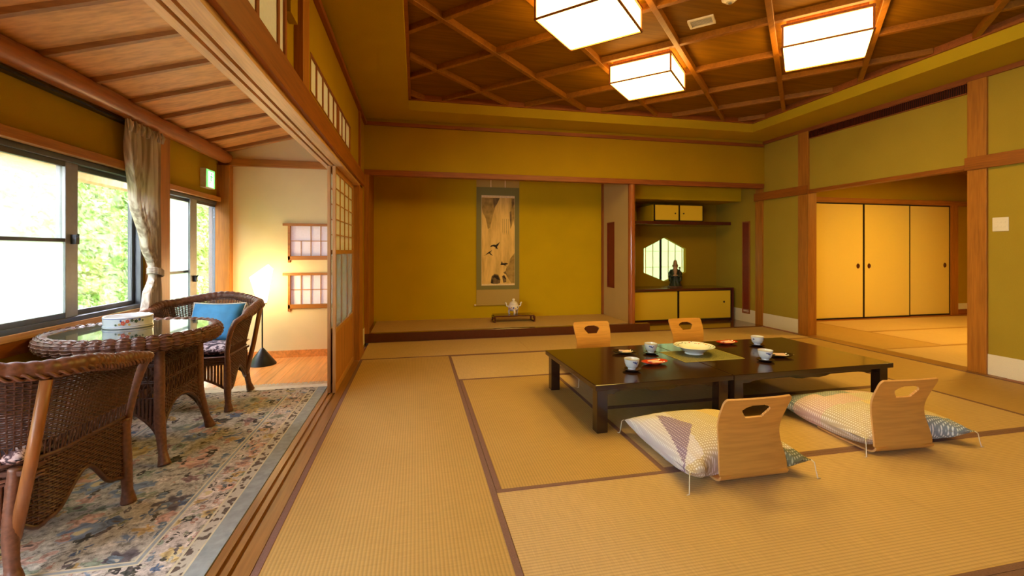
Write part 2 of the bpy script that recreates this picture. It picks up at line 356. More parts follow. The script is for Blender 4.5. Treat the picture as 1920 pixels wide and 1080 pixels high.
# ------------------------------------------------------------------ mesh builder
class MB:
    def __init__(s): s.v = []; s.f = []; s.mi = []
    def add(s, vs, fs, mi=0):
        o = len(s.v); s.v.extend([tuple(p) for p in vs]); s.f.extend([tuple(i+o for i in f) for f in fs]); s.mi.extend([mi]*len(fs)); return s
    def box(s, x0, x1, y0, y1, z0, z1, mi=0):
        if x0 > x1: x0, x1 = x1, x0
        if y0 > y1: y0, y1 = y1, y0
        if z0 > z1: z0, z1 = z1, z0
        return s.add([(x0,y0,z0),(x1,y0,z0),(x1,y1,z0),(x0,y1,z0),(x0,y0,z1),(x1,y0,z1),(x1,y1,z1),(x0,y1,z1)],
              [(0,3,2,1),(4,5,6,7),(0,1,5,4),(1,2,6,5),(2,3,7,6),(3,0,4,7)], mi)
    def rbox(s, c, half, rz=0.0, mi=0, rx=0.0):
        R = Euler((rx, 0, rz)).to_matrix(); c = Vector(c)
        vs = []
        for dz in (-1, 1):
            for dx, dy in ((-1,-1),(1,-1),(1,1),(-1,1)):
                vs.append(c + R @ Vector((dx*half[0], dy*half[1], dz*half[2])))
        return s.add(vs, [(0,3,2,1),(4,5,6,7),(0,1,5,4),(1,2,6,5),(2,3,7,6),(3,0,4,7)], mi)
    def tube(s, pts, r, n=8, cap=True, mi=0, closed=False):
        pts = [Vector(p) for p in pts]; m = len(pts)
        rr = r if isinstance(r, (list, tuple)) else [r]*m
        vs = []; up = None
        for i, p in enumerate(pts):
            if closed: t = pts[(i+1) % m] - pts[i-1]
            else: t = pts[min(i+1, m-1)] - pts[max(i-1, 0)]
            t.normalize()
            if up is None:
                up = Vector((0,0,1)) if abs(t.z) < 0.9 else Vector((1,0,0))
            a = t.cross(up)
            if a.length < 1e-5: a = t.orthogonal()
            a.normalize(); b = a.cross(t).normalized(); up = b
            for k in range(n):
                q = 2*PI*k/n; vs.append(p + a*math.cos(q)*rr[i] + b*math.sin(q)*rr[i])
        fs = []
        for i in range(m if closed else m-1):
            j = (i+1) % m
            for k in range(n):
                l = (k+1) % n; fs.append((i*n+k, i*n+l, j*n+l, j*n+k))
        if cap and not closed: fs.append(tuple(range(n-1, -1, -1))); fs.append(tuple((m-1)*n+k for k in range(n)))
        return s.add(vs, fs, mi)
    def lathe(s, prof, n=32, c=(0,0,0), mi=0, sx=1.0, sy=1.0, cap=True):
        vs = []; fs = []; m = len(prof)
        for (r, z) in prof:
            for k in range(n):
                a = 2*PI*k/n; vs.append((c[0]+r*sx*math.cos(a), c[1]+r*sy*math.sin(a), c[2]+z))
        for i in range(m-1):
            for k in range(n):
                l = (k+1) % n; fs.append((i*n+k, i*n+l, (i+1)*n+l, (i+1)*n+k))
        if cap and prof[0][0] > 1e-6: fs.append(tuple(range(n-1, -1, -1)))
        if cap and prof[-1][0] > 1e-6: fs.append(tuple((m-1)*n+k for k in range(n)))
        return s.add(vs, fs, mi)
    def grid(s, fn, nu, nv, mi=0, mif=None, cu=False):
        o = len(s.v); ku = nu if cu else nu+1
        for j in range(nv+1):
            for i in range(ku): s.v.append(tuple(fn(i/nu, j/nv)))
        for j in range(nv):
            for i in range(nu):
                i2 = (i+1) % ku
                s.f.append((o+j*ku+i, o+j*ku+i2, o+(j+1)*ku+i2, o+(j+1)*ku+i)); s.mi.append(mif(i/nu, j/nv) if mif else mi)
        return s
    def prism(s, poly, axis, a, b, mi=0):
        n = len(poly); vs = []
        for h in (a, b):
            for (p, q) in poly:
                vs.append({'x': (h, p, q), 'y': (p, h, q), 'z': (p, q, h)}[axis])
        fs = [tuple(range(n-1, -1, -1)), tuple(range(n, 2*n))] + [(i, (i+1) % n, n+(i+1) % n, n+i) for i in range(n)]
        return s.add(vs, fs, mi)
    def blob(s, c, r, mi=0, n=12, m=8):
        prof = [(math.sin(PI*i/m), -math.cos(PI*i/m)) for i in range(m+1)]
        o = len(s.v)
        rx, ry, rz = r
        vs = []; fs = []
        for (q, z) in prof:
            for k in range(n):
                a = 2*PI*k/n; vs.append((c[0]+q*rx*math.cos(a), c[1]+q*ry*math.sin(a), c[2]+z*rz))
        for i in range(m):
            for k in range(n):
                l = (k+1) % n; fs.append((i*n+k, i*n+l, (i+1)*n+l, (i+1)*n+k))
        return s.add(vs, fs, mi)
    def build(s, name, mats, parent=None, smooth=False, bevel=0.0, angle=40, loc=None, rz=0.0):
        me = bpy.data.meshes.new(name); me.from_pydata(s.v, [], s.f)
        if isinstance(mats, str): mats = [mats]
        for m in mats: me.materials.append(MATS[m])
        if len(mats) > 1: me.polygons.foreach_set('material_index', s.mi)
        bm = bmesh.new(); bm.from_mesh(me)
        bmesh.ops.remove_doubles(bm, verts=bm.verts, dist=1e-6)
        bmesh.ops.recalc_face_normals(bm, faces=bm.faces); bm.to_mesh(me); bm.free()
        if smooth: me.shade_smooth() if hasattr(me, 'shade_smooth') else None
        me.update()
        o = bpy.data.objects.new(name, me); COL.objects.link(o)
        if parent: o.parent = parent
        if loc: o.location = loc
        if rz: o.rotation_euler = (0, 0, rz)
        if smooth and smooth != 'all':
            me.set_sharp_from_angle(angle=math.radians(angle))
        if bevel:
            md = o.modifiers.new('bevel', 'BEVEL'); md.width = bevel; md.segments = 2; md.limit_method = 'ANGLE'; md.angle_limit = math.radians(50)
        return o

def tag(o, label=None, cat=None, group=None, kind=None):
    if label: o['label'] = label
    if cat: o['category'] = cat
    if group: o['group'] = group
    if kind: o['kind'] = kind
    return o
def thing(name, label, cat, loc=(0,0,0), rz=0.0, group=None, kind=None):
    o = bpy.data.objects.new(name, None); COL.objects.link(o); o.location = loc; o.rotation_euler = (0,0,rz); o.empty_display_size = 0.1
    return tag(o, label, cat, group, kind)
def struct(mb, name, mats, label, cat, **k):
    o = mb.build(name, mats, **k); return tag(o, label, cat, kind='structure')
def copy_tree(o, parent=None):
    c = o.copy(); COL.objects.link(c); c.parent = parent
    for ch in list(o.children): copy_tree(ch, c)
    return c
TR = [0]
def trim(mb, mats, label, cat='trim', **k):
    TR[0] += 1
    return struct(mb, 'trim_%d' % TR[0], mats, label, cat, **k)
def B(*a): return MB().box(*a)

# ================================================================== ROOM SHELL
XL, XR, YB, ZS = -0.66, 5.42, 6.08, 2.93
Y0 = -3.4

# floor with its mats
fl = thing('floor', 'straw tatami mat floor of the main room and the room beyond', 'floor', kind='structure')
MB().box(-2.3, 10.7, Y0, 7.42, -0.16, -0.05).box(-0.60, 10.7, Y0, 7.42, -0.06, -0.0305).build('subfloor', 'floor_wood', fl)
def mat(x0, x1, y0, y1, along, edges=True, ec='tatami_edge'):
    g = 0.0012
    m = MB().box(x0+g, x1-g, y0+g, y1-g, -0.03, 0.0).build('tatami_mat', 'tatami_%s' % along, fl)
    if edges:
        e = MB(); wd = 0.030
        if along == 'y':
            e.box(x0+g, x0+wd, y0+g, y1-g, -0.002, 0.0018); e.box(x1-wd, x1-g, y0+g, y1-g, -0.002, 0.0018)
        else:
            e.box(x0+g, x1-g, y0+g, y0+wd, -0.002, 0.0018); e.box(x0+g, x1-g, y1-wd, y1-g, -0.002, 0.0018)
        e.build('cloth_edge', ec, m)
ys = [-0.68, 0.28, 1.235, 2.20, 3.17, 4.13, 5.12, 6.06]
mat(-0.60, 0.39, 3.17, 5.12, 'y'); mat(-0.60, 0.39, 1.235, 3.17, 'y'); mat(-0.60, 0.39, -0.70, 1.235, 'y')
mat(0.39, 1.34, 2.20, 4.13, 'y')
mat(-0.60, 1.34, 5.12, 6.06, 'x'); mat(1.34, 3.35, 5.12, 6.06, 'x'); mat(3.35, 5.34, 5.12, 6.06, 'x')
mat(0.39, 2.34, 4.13, 5.12, 'x'); mat(2.34, 4.32, 4.13, 5.12, 'x')
mat(1.34, 2.84, 3.17, 4.13, 'x'); mat(2.84, 4.32, 3.17, 4.13, 'x')
mat(1.34, 2.84, 2.20, 3.17, 'x'); mat(2.84, 4.32, 2.20, 3.17, 'x')
mat(4.32, 5.34, 3.17, 5.12, 'y'); mat(4.32, 5.34, 2.20, 3.17, 'y')
mat(0.39, 2.33, 1.235, 2.20, 'x'); mat(2.33, 4.32, 1.235, 2.20, 'x'); mat(4.32, 5.34, 1.235, 2.20, 'x')
mat(0.39, 2.33, 0.28, 1.235, 'x'); mat(2.33, 4.32, 0.28, 1.235, 'x'); mat(4.32, 5.34, 0.28, 1.235, 'x')
mat(0.39, 5.34, -0.70, 0.28, 'x'); mat(-0.60, 1.34, -2.4, -0.70, 'y'); mat(1.34, 5.34, -2.4, -0.70, 'x'); mat(-0.60, 5.34, -3.4, -2.4, 'x')
# next room mats
for a in ((5.54, 6.55, 4.36, 6.30, 'y'), (6.55, 8.40, 5.33, 6.30, 'x'), (8.40, 10.3, 5.33, 6.30, 'x'), (6.55, 8.40, 4.36, 5.33, 'x'),
          (8.40, 10.3, 4.36, 5.33, 'x'), (5.54, 7.40, 3.40, 4.36, 'x'), (7.40, 9.3, 3.40, 4.36, 'x'), (9.3, 10.3, 2.4, 4.36, 'y'), (5.54, 9.3, 2.40, 3.40, 'x')):
    mat(*a, ec='tatami_edge_gold')

# veranda floor
vf = MB()
x = -2.12
while x < -0.76:
    x2 = min(x+0.098, -0.757); vf.box(x+0.0008, x2-0.0008, Y0, 5.46, -0.05, -0.004); x += 0.098
struct(vf, 'floor.001', 'floor_wood', 'orange polished plank floor of the window-side veranda', 'floor')
# sill between veranda and tatami (two grooves)
sl = MB()
for a, b_, z in ((-0.757, -0.722, 0.004), (-0.722, -0.706, -0.006), (-0.706, -0.680, 0.004), (-0.680, -0.664, -0.006), (-0.664, -0.60, 0.004)):
    sl.box(a, b_, Y0, 5.38, -0.05, z)
trim(sl, 'sill_wood', 'long grooved wooden door sill between rug and tatami', 'sill')

# right wall
wr = MB()
wr.box(XR, XR+0.10, 5.26, 6.08, -0.06, 3.2); wr.box(XR, XR+0.10, 3.39, 5.26, 2.05, 3.2); wr.box(XR, XR+0.10, Y0, 3.39, -0.06, 3.2)
wr.box(XR, XR+0.10, 6.08, 7.30, -0.06, 3.2)
struct(wr, 'wall_right', 'wall_plaster_daylit', 'olive plaster right wall with the wide opening to the next room', 'wall')
struct(MB().box(5.412, XR, 5.42, 6.12, 0, 0.205), 'baseboard_right', 'base_white', 'white baseboard between the corner post and the opening', 'baseboard')
struct(MB().box(5.412, XR, Y0, 3.245, 0, 0.20), 'baseboard_front', 'base_white', 'white baseboard under the wall switch', 'baseboard')
struct(MB().box(5.412, XR, 6.26, 7.25, 0, 0.215), 'baseboard_niche', 'base_white', 'white baseboard inside the right alcove', 'baseboard')
trim(B(5.395, 5.54, 5.25, 5.42, 0, 2.90), 'post_z', 'square wooden post at the left side of the opening to the next room', 'post', bevel=0.004)
trim(B(5.395, 5.52, 3.245, 3.40, 0, 2.90), 'post_z', 'square wooden post beside the wall switch', 'post', bevel=0.004)
trim(B(5.395, 5.44, 6.10, 6.25, 0, 2.22), 'post_z', 'wooden corner post between right alcove and right wall', 'post', bevel=0.003)
trim(B(5.375, 5.395, 5.25, 6.26, 2.0, 2.125), 'beam_y', 'wooden wall rail between corner post and opening', 'wall rail', bevel=0.003)
trim(B(5.375, 5.395, Y0, 3.41, 2.0, 2.125), 'beam_y', 'wooden wall rail above the wall switch', 'wall rail', bevel=0.003)
trim(B(5.40, 5.52, 3.40, 5.25, 2.018, 2.06), 'beam_y', 'thin wooden lintel over the opening to the next room', 'lintel')
trim(B(5.335, 5.54, 3.10, 5.45, -0.03, 0.005), 'sill_wood', 'brown wooden threshold of the opening to the next room', 'threshold')
trim(B(5.34, 5.42, Y0, 3.10, -0.03, 0.003), 'trim_y', 'narrow wooden floor strip along the right wall, near part', 'floor strip')
trim(B(5.34, 5.42, 5.45, 6.08, -0.03, 0.003), 'trim_y', 'narrow wooden floor strip by the corner post', 'floor strip')
trim(B(5.385, XR, Y0, 6.08, 2.885, 2.93), 'trim_y', 'dark wooden ceiling trim along the right wall', 'ceiling trim')

# back wall plane
struct(B(XL, XR, YB, YB+0.08, 2.25, 3.2), 'wall_back', 'wall_plaster', 'olive plaster wall band above both alcoves', 'wall')
trim(B(XL, 5.40, YB-0.015, YB+0.095, 2.19, 2.26), 'trim_x', 'long dark wooden lintel above both alcoves', 'lintel', bevel=0.003)
trim(B(XL, 5.385, YB-0.03, YB, 2.84, 2.885), 'trim_x', 'dark wooden ceiling trim along the back wall', 'ceiling trim')
# raised display alcove (left)
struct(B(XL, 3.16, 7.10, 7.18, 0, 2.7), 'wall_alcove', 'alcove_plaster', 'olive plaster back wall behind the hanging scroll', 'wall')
struct(B(XL-0.10, XL+0.03, 6.12, 7.15, 0, 2.7), 'wall_alcove_side', 'post_z', 'wooden side panel at the left end of the display alcove', 'wall')
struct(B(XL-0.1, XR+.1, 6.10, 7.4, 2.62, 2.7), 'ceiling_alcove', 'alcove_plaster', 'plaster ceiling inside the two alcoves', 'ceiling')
trim(B(XL, 3.41, 6.055, 6.135, 0.0, 0.118), 'lacquer_red', 'long dark lacquered front board of the raised alcove floor', 'step', bevel=0.004)
pf = thing('floor', 'raised tatami floor of the display alcove', 'floor', kind='structure'); pf.name = 'floor.002'
MB().box(XL+0.03, 3.12, 6.135, 7.10, 0.0, 0.09).build('base', 'trim_x', pf)
MB().box(XL+0.075, 3.12, 6.14, 7.10, 0.09, 0.120).build('tatami_mat', 'tatami_x', pf)
MB().box(XL+0.03, XL+0.074, 6.14, 7.10, 0.09, 0.118).build('edge_board', 'lacquer_red', pf)
trim(MB().tube([(3.150, 6.13, 0.115), (3.150, 6.13, 2.19)], 0.052, 20), 'pillar', 'polished reddish round pillar between the two alcoves', 'pillar', smooth=True)
# wing wall with slot
ww = MB()
ww.box(3.12, 3.23, 6.18, 6.66, 0, 2.62); ww.box(3.12, 3.23, 6.93, 7.25, 0, 2.62)
ww.box(3.12, 3.23, 6.66, 6.93, 0, 0.60); ww.box(3.12, 3.23, 6.66, 6.93, 1.66, 2.62)
struct(ww, 'wall_middle', 'wing_plaster', 'pale plaster partition with a slot between the alcoves', 'wall')
struct(MB().box(3.13, 3.15, 6.66, 6.93, 0.60, 1.66).box(3.118, 3.225, 6.655, 6.67, .595, 1.665).box(3.118, 3.225, 6.92, 6.935, .595, 1.665).box(3.118, 3.225, 6.67, 6.92, .595, .61).box(3.118, 3.225, 6.67, 6.92, 1.65, 1.665), 'window_1', 'slot_red', 'dark red wooden slot panel in the partition between alcoves', 'slot panel')
trim(B(3.085, 3.12, 7.07, 7.10, 0.12, 2.62), 'trim_z', 'thin brown corner post right of the scroll wall', 'post')

# right alcove
HX = [(3.96, 1.235), (4.38, 1.44), (4.80, 1.235), (4.80, 0.81), (4.38, 0.645), (3.96, 0.81)]
def hexwall():
    m = MB(); ya, yb = 7.25, 7.33
    out = [(3.16, 2.62), (4.38, 2.62), (5.52, 2.62), (5.52, -0.06), (4.38, -0.06), (3.16, -0.06)]
    vs = []
    for y in (ya, yb):
        for p in HX + out: vs.append((p[0], y, p[1]))
    fs = []
    for i in range(6):
        j = (i+1) % 6
        fs.append((i, j, 6+j, 6+i)); fs.append((12+j, 12+i, 18+i, 18+j)); fs.append((i, 12+i, 12+j, j))
    m.add(vs, fs); return m
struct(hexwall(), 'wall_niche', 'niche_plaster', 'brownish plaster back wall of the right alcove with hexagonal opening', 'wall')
hw = thing('window_2', 'hexagonal paper window glowing green in the right alcove', 'window', kind='structure')
MB().box(3.85, 4.92, 7.352, 7.355, 0.55, 1.52).build('paper', 'green_lit_paper', hw)
g = MB()
for xx in (4.05, 4.19, 4.50, 4.64, 4.78): g.box(xx-0.004, xx+0.004, 7.338, 7.351, 0.55, 1.52)
for zz in (0.90, 1.19): g.box(3.85, 4.92, 7.339, 7.350, zz-0.003, zz+0.003)
g.build('lattice', 'shoji_z', hw)
MB().box(4.325, 4.36, 7.332, 7.352, 0.55, 1.52).build('meeting_stile', 'black_edge', hw)
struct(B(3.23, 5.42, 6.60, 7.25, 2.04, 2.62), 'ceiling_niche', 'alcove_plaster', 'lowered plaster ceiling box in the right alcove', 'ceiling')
struct(B(3.23, 5.42, 6.07, 7.25, -0.05, 0.008), 'floor_niche', 'alcove_board', 'glossy brown board floor of the right alcove', 'floor')
# louvre slot in side wall of right alcove
lv = MB().box(5.405, 5.418, 6.385, 6.405, 0.15, 1.69).box(5.405, 5.418, 6.54, 6.56, 0.15, 1.69).box(5.405, 5.418, 6.405, 6.54, 1.67, 1.69).box(5.405, 5.418, 6.405, 6.54, .15, .17)
lr = tag(lv.build('wall_grille', 'trim_z'), 'tall narrow wooden louvre grille on the side wall of the right alcove', 'grille')
g = MB().box(5.414, 5.4195, 6.405, 6.54, 0.17, 1.67)
for i in range(60): g.box(5.408, 5.415, 6.405, 6.54, 0.175+i*0.025, 0.185+i*0.025)
g.build('slats', 'slot_red', lr)

# lower cabinet
cb = thing('low_cabinet', 'low built-in cabinet with gold sliding doors below the hexagonal window', 'cabinet', (4.28, 6.95, 0.008))
MB().box(-1.045, 1.045, -0.29, 0.295, 0.523, 0.560).build('top', 'lacquer_red', cb, bevel=0.003)
MB().box(-1.045, 1.045, -0.24, 0.295, 0.0, 0.035).box(1.005, 1.045, -0.29, 0.295, 0.0, 0.523).box(-1.045, -1.005, -0.24, 0.295, 0.03, 0.523).box(-1.0, 1.0, 0.24, 0.295, 0.0, 0.523).build('carcass', 'lacquer_red', cb)
def cab_door(par, x0, x1, y, z0, z1, hx, hz, fr=0.014, r=0.017):
    d = MB().box(x0, x1, y, y+0.018, z0, z1).build('door', 'fusuma_gold', par)
    MB().box(x0, x0+fr, y-0.004, y+0.019, z0, z1).box(x1-fr, x1, y-0.004, y+0.019, z0, z1).box(x0, x1, y-0.004, y+0.019, z0, z0+fr).box(x0, x1, y-0.004, y+0.019, z1-fr*0.6, z1).build('frame', 'black_edge', d)
    if hx is not None:
        k = MB(); k.tube([(hx, y-0.006, hz), (hx, y+0.002, hz)], r, 16); k.build('handle', 'black_edge', d, smooth=True)
    return d
cab_door(cb, -1.0, 0.005, -0.255, 0.035, 0.521, None, 0)
cab_door(cb, -0.005, 1.0, -0.28, 0.035, 0.521, 0.86, 0.32)
sh = B(3.23, 5.27, 6.66, 7.25, 1.635, 1.69).build('wall_shelf', 'lacquer_red', bevel=0.003)
tag(sh, 'long dark wooden shelf across the right alcove above the hexagonal window', 'shelf')
uc = thing('upper_cabinet', 'small two-door gold cabinet standing on the shelf in the right alcove', 'cabinet', (4.29, 6.95, 1.69))
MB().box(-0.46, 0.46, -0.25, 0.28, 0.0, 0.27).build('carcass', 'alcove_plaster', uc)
cab_door(uc, -0.455, 0.005, -0.275, 0.0, 0.275, -0.07, 0.13, 0.016, 0.013)
cab_door(uc, 0.0, 0.455, -0.275, 0.0, 0.275, 0.085, 0.13, 0.016, 0.013)

# ---- ceiling of main room: soffit ring, coffer, lattice
CX0, CX1, CY0, CY1 = -0.09, 4.81, 0.62, 5.62
sf = MB()
sf.box(XL-0.06, CX0, Y0, YB, ZS, ZS+0.15); sf.box(CX1, XR, Y0, YB, ZS, ZS+0.15)
sf.box(CX0, CX1, CY1, YB, ZS, ZS+0.15); sf.box(CX0, CX1, Y0, CY0, ZS, ZS+0.15)
struct(sf, 'ceiling', 'soffit_plaster', 'olive plaster ceiling border around the coffered centre', 'ceiling')
struct(B(CX0-0.05, CX1+0.05, CY0-0.05, CY1+0.05, 3.115, 3.16), 'ceiling_1', 'ceil_board', 'amber wooden board ceiling inside the coffer', 'ceiling')
tc_ = MB()
tc_.box(CX0, CX1, CY1-0.03, CY1, 3.05, 3.115); tc_.box(CX0, CX1, CY0, CY0+0.03, 3.05, 3.115)
tc_.box(CX0, CX0+0.03, CY0, CY1, 3.05, 3.115); tc_.box(CX1-0.03, CX1, CY0, CY1, 3.05, 3.115)
trim(tc_, 'trim_x', 'dark wooden edge trim around the coffered ceiling', 'ceiling trim')
# diagonal battens: lattice vertices (0.21+0.528i, 4.68+0.522j)
LX, LY, DX, DY = 0.210, 4.680, 0.5275, 0.520
def clip_line(px, py, dx, dy):
    ts = []
    t0, t1 = -1e9, 1e9
    for p, d, lo, hi in ((px, dx, CX0+0.02, CX1-0.02), (py, dy, CY0+0.02, CY1-0.02)):
        a, b_ = (lo-p)/d, (hi-p)/d
        if a > b_: a, b_ = b_, a
        t0 = max(t0, a); t1 = min(t1, b_)
    return (t0, t1) if t1 - t0 > 0.05 else None
bt = MB()
for sgn in (1, -1):
    for k in range(-14, 26, 2):
        px, py = LX + k*DX, LY
        c = clip_line(px, py, DX, sgn*DY)
        if not c: continue
        a = Vector((px+DX*c[0], py+sgn*DY*c[0], 3.088)); b_ = Vector((px+DX*c[1], py+sgn*DY*c[1], 3.088))
        mid = (a+b_)/2; L = (b_-a).length/2
        ang = math.atan2(b_.y-a.y, b_.x-a.x)
        bt.rbox((mid.x, mid.y, 3.088 + (0.003 if sgn < 0 else 0)), (L, 0.023, 0.030), ang)
trim(bt, 'ceil_batten', 'diagonal lattice of wooden battens on the coffered ceiling', 'ceiling battens', bevel=0.003)
struct(B(-2.2, 10.7, -3.6, 7.5, 3.2, 3.3), 'roof', 'bark', 'unseen roof slab added above the rooms to keep out sun and sky', 'roof')  # unseen slab, added to stop light leaking in through the ceiling joints

# ceiling lights
def ceiling_light(i, j, label):
    cx, cy = LX+i*DX, LY+j*DY
    t = thing('ceiling_light', label, 'ceiling light', (cx, cy, 3.06), 0, 'square paper ceiling lights')
    hx, hy = 0.425, 0.42     # half diagonals
    cr = [(hx, 0), (0, hy), (-hx, 0), (0, -hy)]
    z0, z1 = -0.185, -0.01
    p = MB(); ins = 0.975
    q = [(c[0]*ins, c[1]*ins) for c in cr]
    p.add([(a, b_, z0+0.004) for a, b_ in q], [(0, 1, 2, 3)]); p.build('bottom_panel', 'lamp_panel', t)
    for k in range(4):
        a, b_ = q[k], q[(k+1) % 4]
        MB().add([(a[0], a[1], z0+0.004), (b_[0], b_[1], z0+0.004), (b_[0], b_[1], z1), (a[0], a[1], z1)], [(0, 1, 2, 3)]).build('side_panel', 'lamp_side', t)
    f = MB()
    for k in range(4):
        a, b_ = Vector((*cr[k], 0)), Vector((*cr[(k+1) % 4], 0)); m_ = (a+b_)/2; L = (b_-a).length/2; an = math.atan2(b_.y-a.y, b_.x-a.x)
        f.rbox((m_.x, m_.y, z0), (L, 0.007, 0.006), an); f.rbox((m_.x, m_.y, z1), (L, 0.007, 0.010), an)
        f.rbox((cr[k][0]*0.985, cr[k][1]*0.985, (z0+z1)/2), (0.007, 0.007, (z1-z0)/2), an)
    f.build('frame', 'trim_z', t)
    MB().add([(a*0.9, b_*0.9, z) for z in (z1-0.01, 0.055) for a, b_ in cr], [(0, 1, 2, 3), (7, 6, 5, 4), (0, 1, 5, 4), (1, 2, 6, 5), (2, 3, 7, 6), (3, 0, 4, 7)]).build('mount', 'trim_z', t)
ceiling_light(2, -3, 'glowing square paper ceiling light nearest the transom wall')
ceiling_light(4, -1, 'glowing square paper ceiling light farthest back, nearest the scroll alcove')
ceiling_light(6, -3, 'glowing square paper ceiling light nearest the right wall')
ceiling_light(4, -5, 'glowing square paper ceiling light nearest the camera side of the room')

# smoke detector + vent
sdm = thing('smoke_detector', 'round white smoke detector on the coffered ceiling', 'smoke detector', (2.31, 2.93, 3.115))
MB().lathe([(0.0, -0.05), (0.03, -0.048), (0.042, -0.03), (0.058, -0.025), (0.062, 0.0), (0.0, 0.0)], 24).build('housing', 'white_plastic', sdm, smooth=True)
MB().lathe([(0.0, -0.058), (0.012, -0.056), (0.014, -0.05)], 16).build('sensor', 'steel_grey', sdm, smooth=True)
vt = thing('ceiling_vent', 'small white rectangular air vent on the coffered ceiling', 'vent', (2.33, 3.30, 3.115), math.radians(-44))
v = MB()
for a in ((-0.10, 0.10, -0.075, -0.058), (-0.10, 0.10, 0.058, 0.075), (-0.10, -0.082, -0.058, 0.058), (0.082, 0.10, -0.058, 0.058)): v.box(a[0], a[1], a[2], a[3], -0.014, 0.0)
v.build('frame', 'white_plastic', vt, bevel=0.002)
v = MB()
for i in range(8): v.rbox((0, -0.05+i*0.0143, -0.006), (0.08, 0.006, 0.001), 0, rx=0.6)
v.build('louvre', 'white_plastic', vt); MB().box(-0.082, 0.082, -0.058, 0.058, -0.002, 0.0).build('duct', 'steel_grey', vt)

# AC grille on right wall
ag = thing('air_conditioner_grille', 'long dark slatted air grille high on the right wall over the opening', 'grille', (5.40, 4.325, 2.83))
MB().box(0.012, 0.019, -0.92, 0.92, -0.05, 0.05).build('back', 'black_edge', ag)
MB().box(-0.006, 0.019, -0.92, 0.92, 0.045, 0.058).box(-0.004, 0.019, -0.92, 0.92, -0.058, -0.050).build('frame', 'trim_y', ag)
g = MB()
for i in range(92): g.box(-0.002, 0.012, -0.915+i*0.02, -0.908+i*0.02, -0.05, 0.045)
g.build('slats', 'lacquer_red', ag)

# wall switch
sw = thing('wall_switch', 'wide cream wall switch plate on the right wall', 'switch', (5.42, 3.15, 1.45))
MB().box(-0.008, 0, -0.06, 0.06, -0.066, 0.066).build('plate', 'white_plastic', sw, bevel=0.003)
for dy in (-0.03, 0.0, 0.03):
    for dz in (-0.022, 0.022): MB().box(-0.012, -0.008, dy-0.010, dy+0.010, dz-0.008, dz+0.008).build('button', 'white_plastic', sw, bevel=0.001)

# ================================================================== LEFT WALL (between room and veranda)
lw_ = MB()
lw_.box(XL-0.06, XL, 2.88, 3.05, 2.09, 3.2); lw_.box(XL-0.06, XL, 3.05, 4.83, 2.09, 2.215); lw_.box(XL-0.06, XL, 3.05, 4.83, 2.47, 3.2)
lw_.box(XL-0.06, XL, 4.83, 5.40, 1.96, 3.2); lw_.box(XL-0.06, XL, 5.40, 6.08, -0.06, 3.2); lw_.box(XL-0.06, XL, 6.08, 7.4, -0.06, 3.2)
lw_.box(XL-0.06, XL+0.004, Y0, 0.3, 2.09, 3.2); lw_.box(XL-0.06, XL+0.004, 0.3, 2.52, 2.09, 2.19); lw_.box(XL-0.06, XL+0.004, 0.3, 2.52, 2.56, 3.2); lw_.box(XL-0.06, XL+0.02, 2.52, 2.66, 2.45, 3.2)
lw_.box(XL-0.06, XL-0.02, 2.52, 2.76, 2.09, 3.2)
struct(lw_, 'wall_left', 'wall_plaster', 'olive plaster wall band with paper transoms above the veranda opening', 'wall')
trim(B(XL-0.07, XL+0.03, 2.74, 2.89, 2.05, 2.90), 'post_z', 'wooden post between the two paper transoms', 'post', bevel=0.003)
trim(B(XL-0.005, XL+0.02, 5.48, 5.58, 2.09, 2.90), 'trim_z', 'short brown post above the far end of the transom wall', 'post')
trim(B(XL+0.0, XL+0.035, Y0, 6.05, 2.84, 2.885), 'trim_y', 'dark wooden ceiling trim above the paper transoms', 'ceiling trim')
trim(MB().box(-0.62, -0.585, Y0, 5.35, 1.955, 2.095).box(-0.64, -0.575, Y0, 5.35, 1.935, 1.958), 'beam_y', 'broad brown wooden beam above the veranda opening', 'beam', bevel=0.003)
km = MB()
for a, b_, z in ((-0.757, -0.722, 1.91), (-0.722, -0.706, 1.928), (-0.706, -0.680, 1.91), (-0.680, -0.664, 1.928), (-0.664, -0.600, 1.91)):
    km.box(a, b_, Y0, 5.38, z, 1.955)
km.box(-0.757, -0.62, Y0, 5.38, 1.955, 2.09)
trim(km, 'kamoi_y', 'pale grooved wooden head track over the veranda opening', 'head track')
trim(B(-0.76, -0.60, 5.10, 5.40, 0, 1.93), 'post_z', 'wooden post behind the paper sliding doors', 'post', bevel=0.003)
trim(B(XL-0.01, -0.60, 6.06, 6.14, 0.118, 2.19), 'post_z', 'wooden post at the left end of the display alcove', 'post')
struct(MB().box(XL, XL+0.006, 5.40, 6.06, 0, 0.20), 'baseboard_left', 'base_white', 'white baseboard left of the display alcove', 'baseboard')

# transoms
WN = [2]
def transom(name_lbl, y0, y1, z0, z1, ys_, groups):
    WN[0] += 1
    t = thing('window_%d' % WN[0], name_lbl, 'transom', kind='structure')
    MB().box(XL-0.012, XL-0.010, y0, y1, z0, z1).build('paper', 'ranma_paper', t)
    g = MB().box(XL-0.04, XL+0.004, y0, y1, z1-0.012, z1).box(XL-0.04, XL+0.004, y0, y1, z0, z0+0.010)
    for yy, wd in ys_: g.box(XL-0.02, XL-0.003, yy-wd/2, yy+wd/2, z0, z1)
    g.box(XL-0.04, XL+0.002, y0, y0+0.02, z0, z1); g.box(XL-0.04, XL+0.002, y1-0.03, y1, z0, z1)
    g.build('lattice', 'trim_z', t)
transom('long low paper transom with close vertical bars above the paper sliding doors', 3.05, 4.83, 2.215, 2.47,
        [(3.05+0.215*k, 0.03 if k not in (5,) else 0.11) for k in range(1, 8)], None)
transom('tall paper transom with widely spaced bars nearest the camera', 0.3, 2.52, 2.19, 2.56, [(2.40-0.30*k, 0.035) for k in range(0, 9)], None)

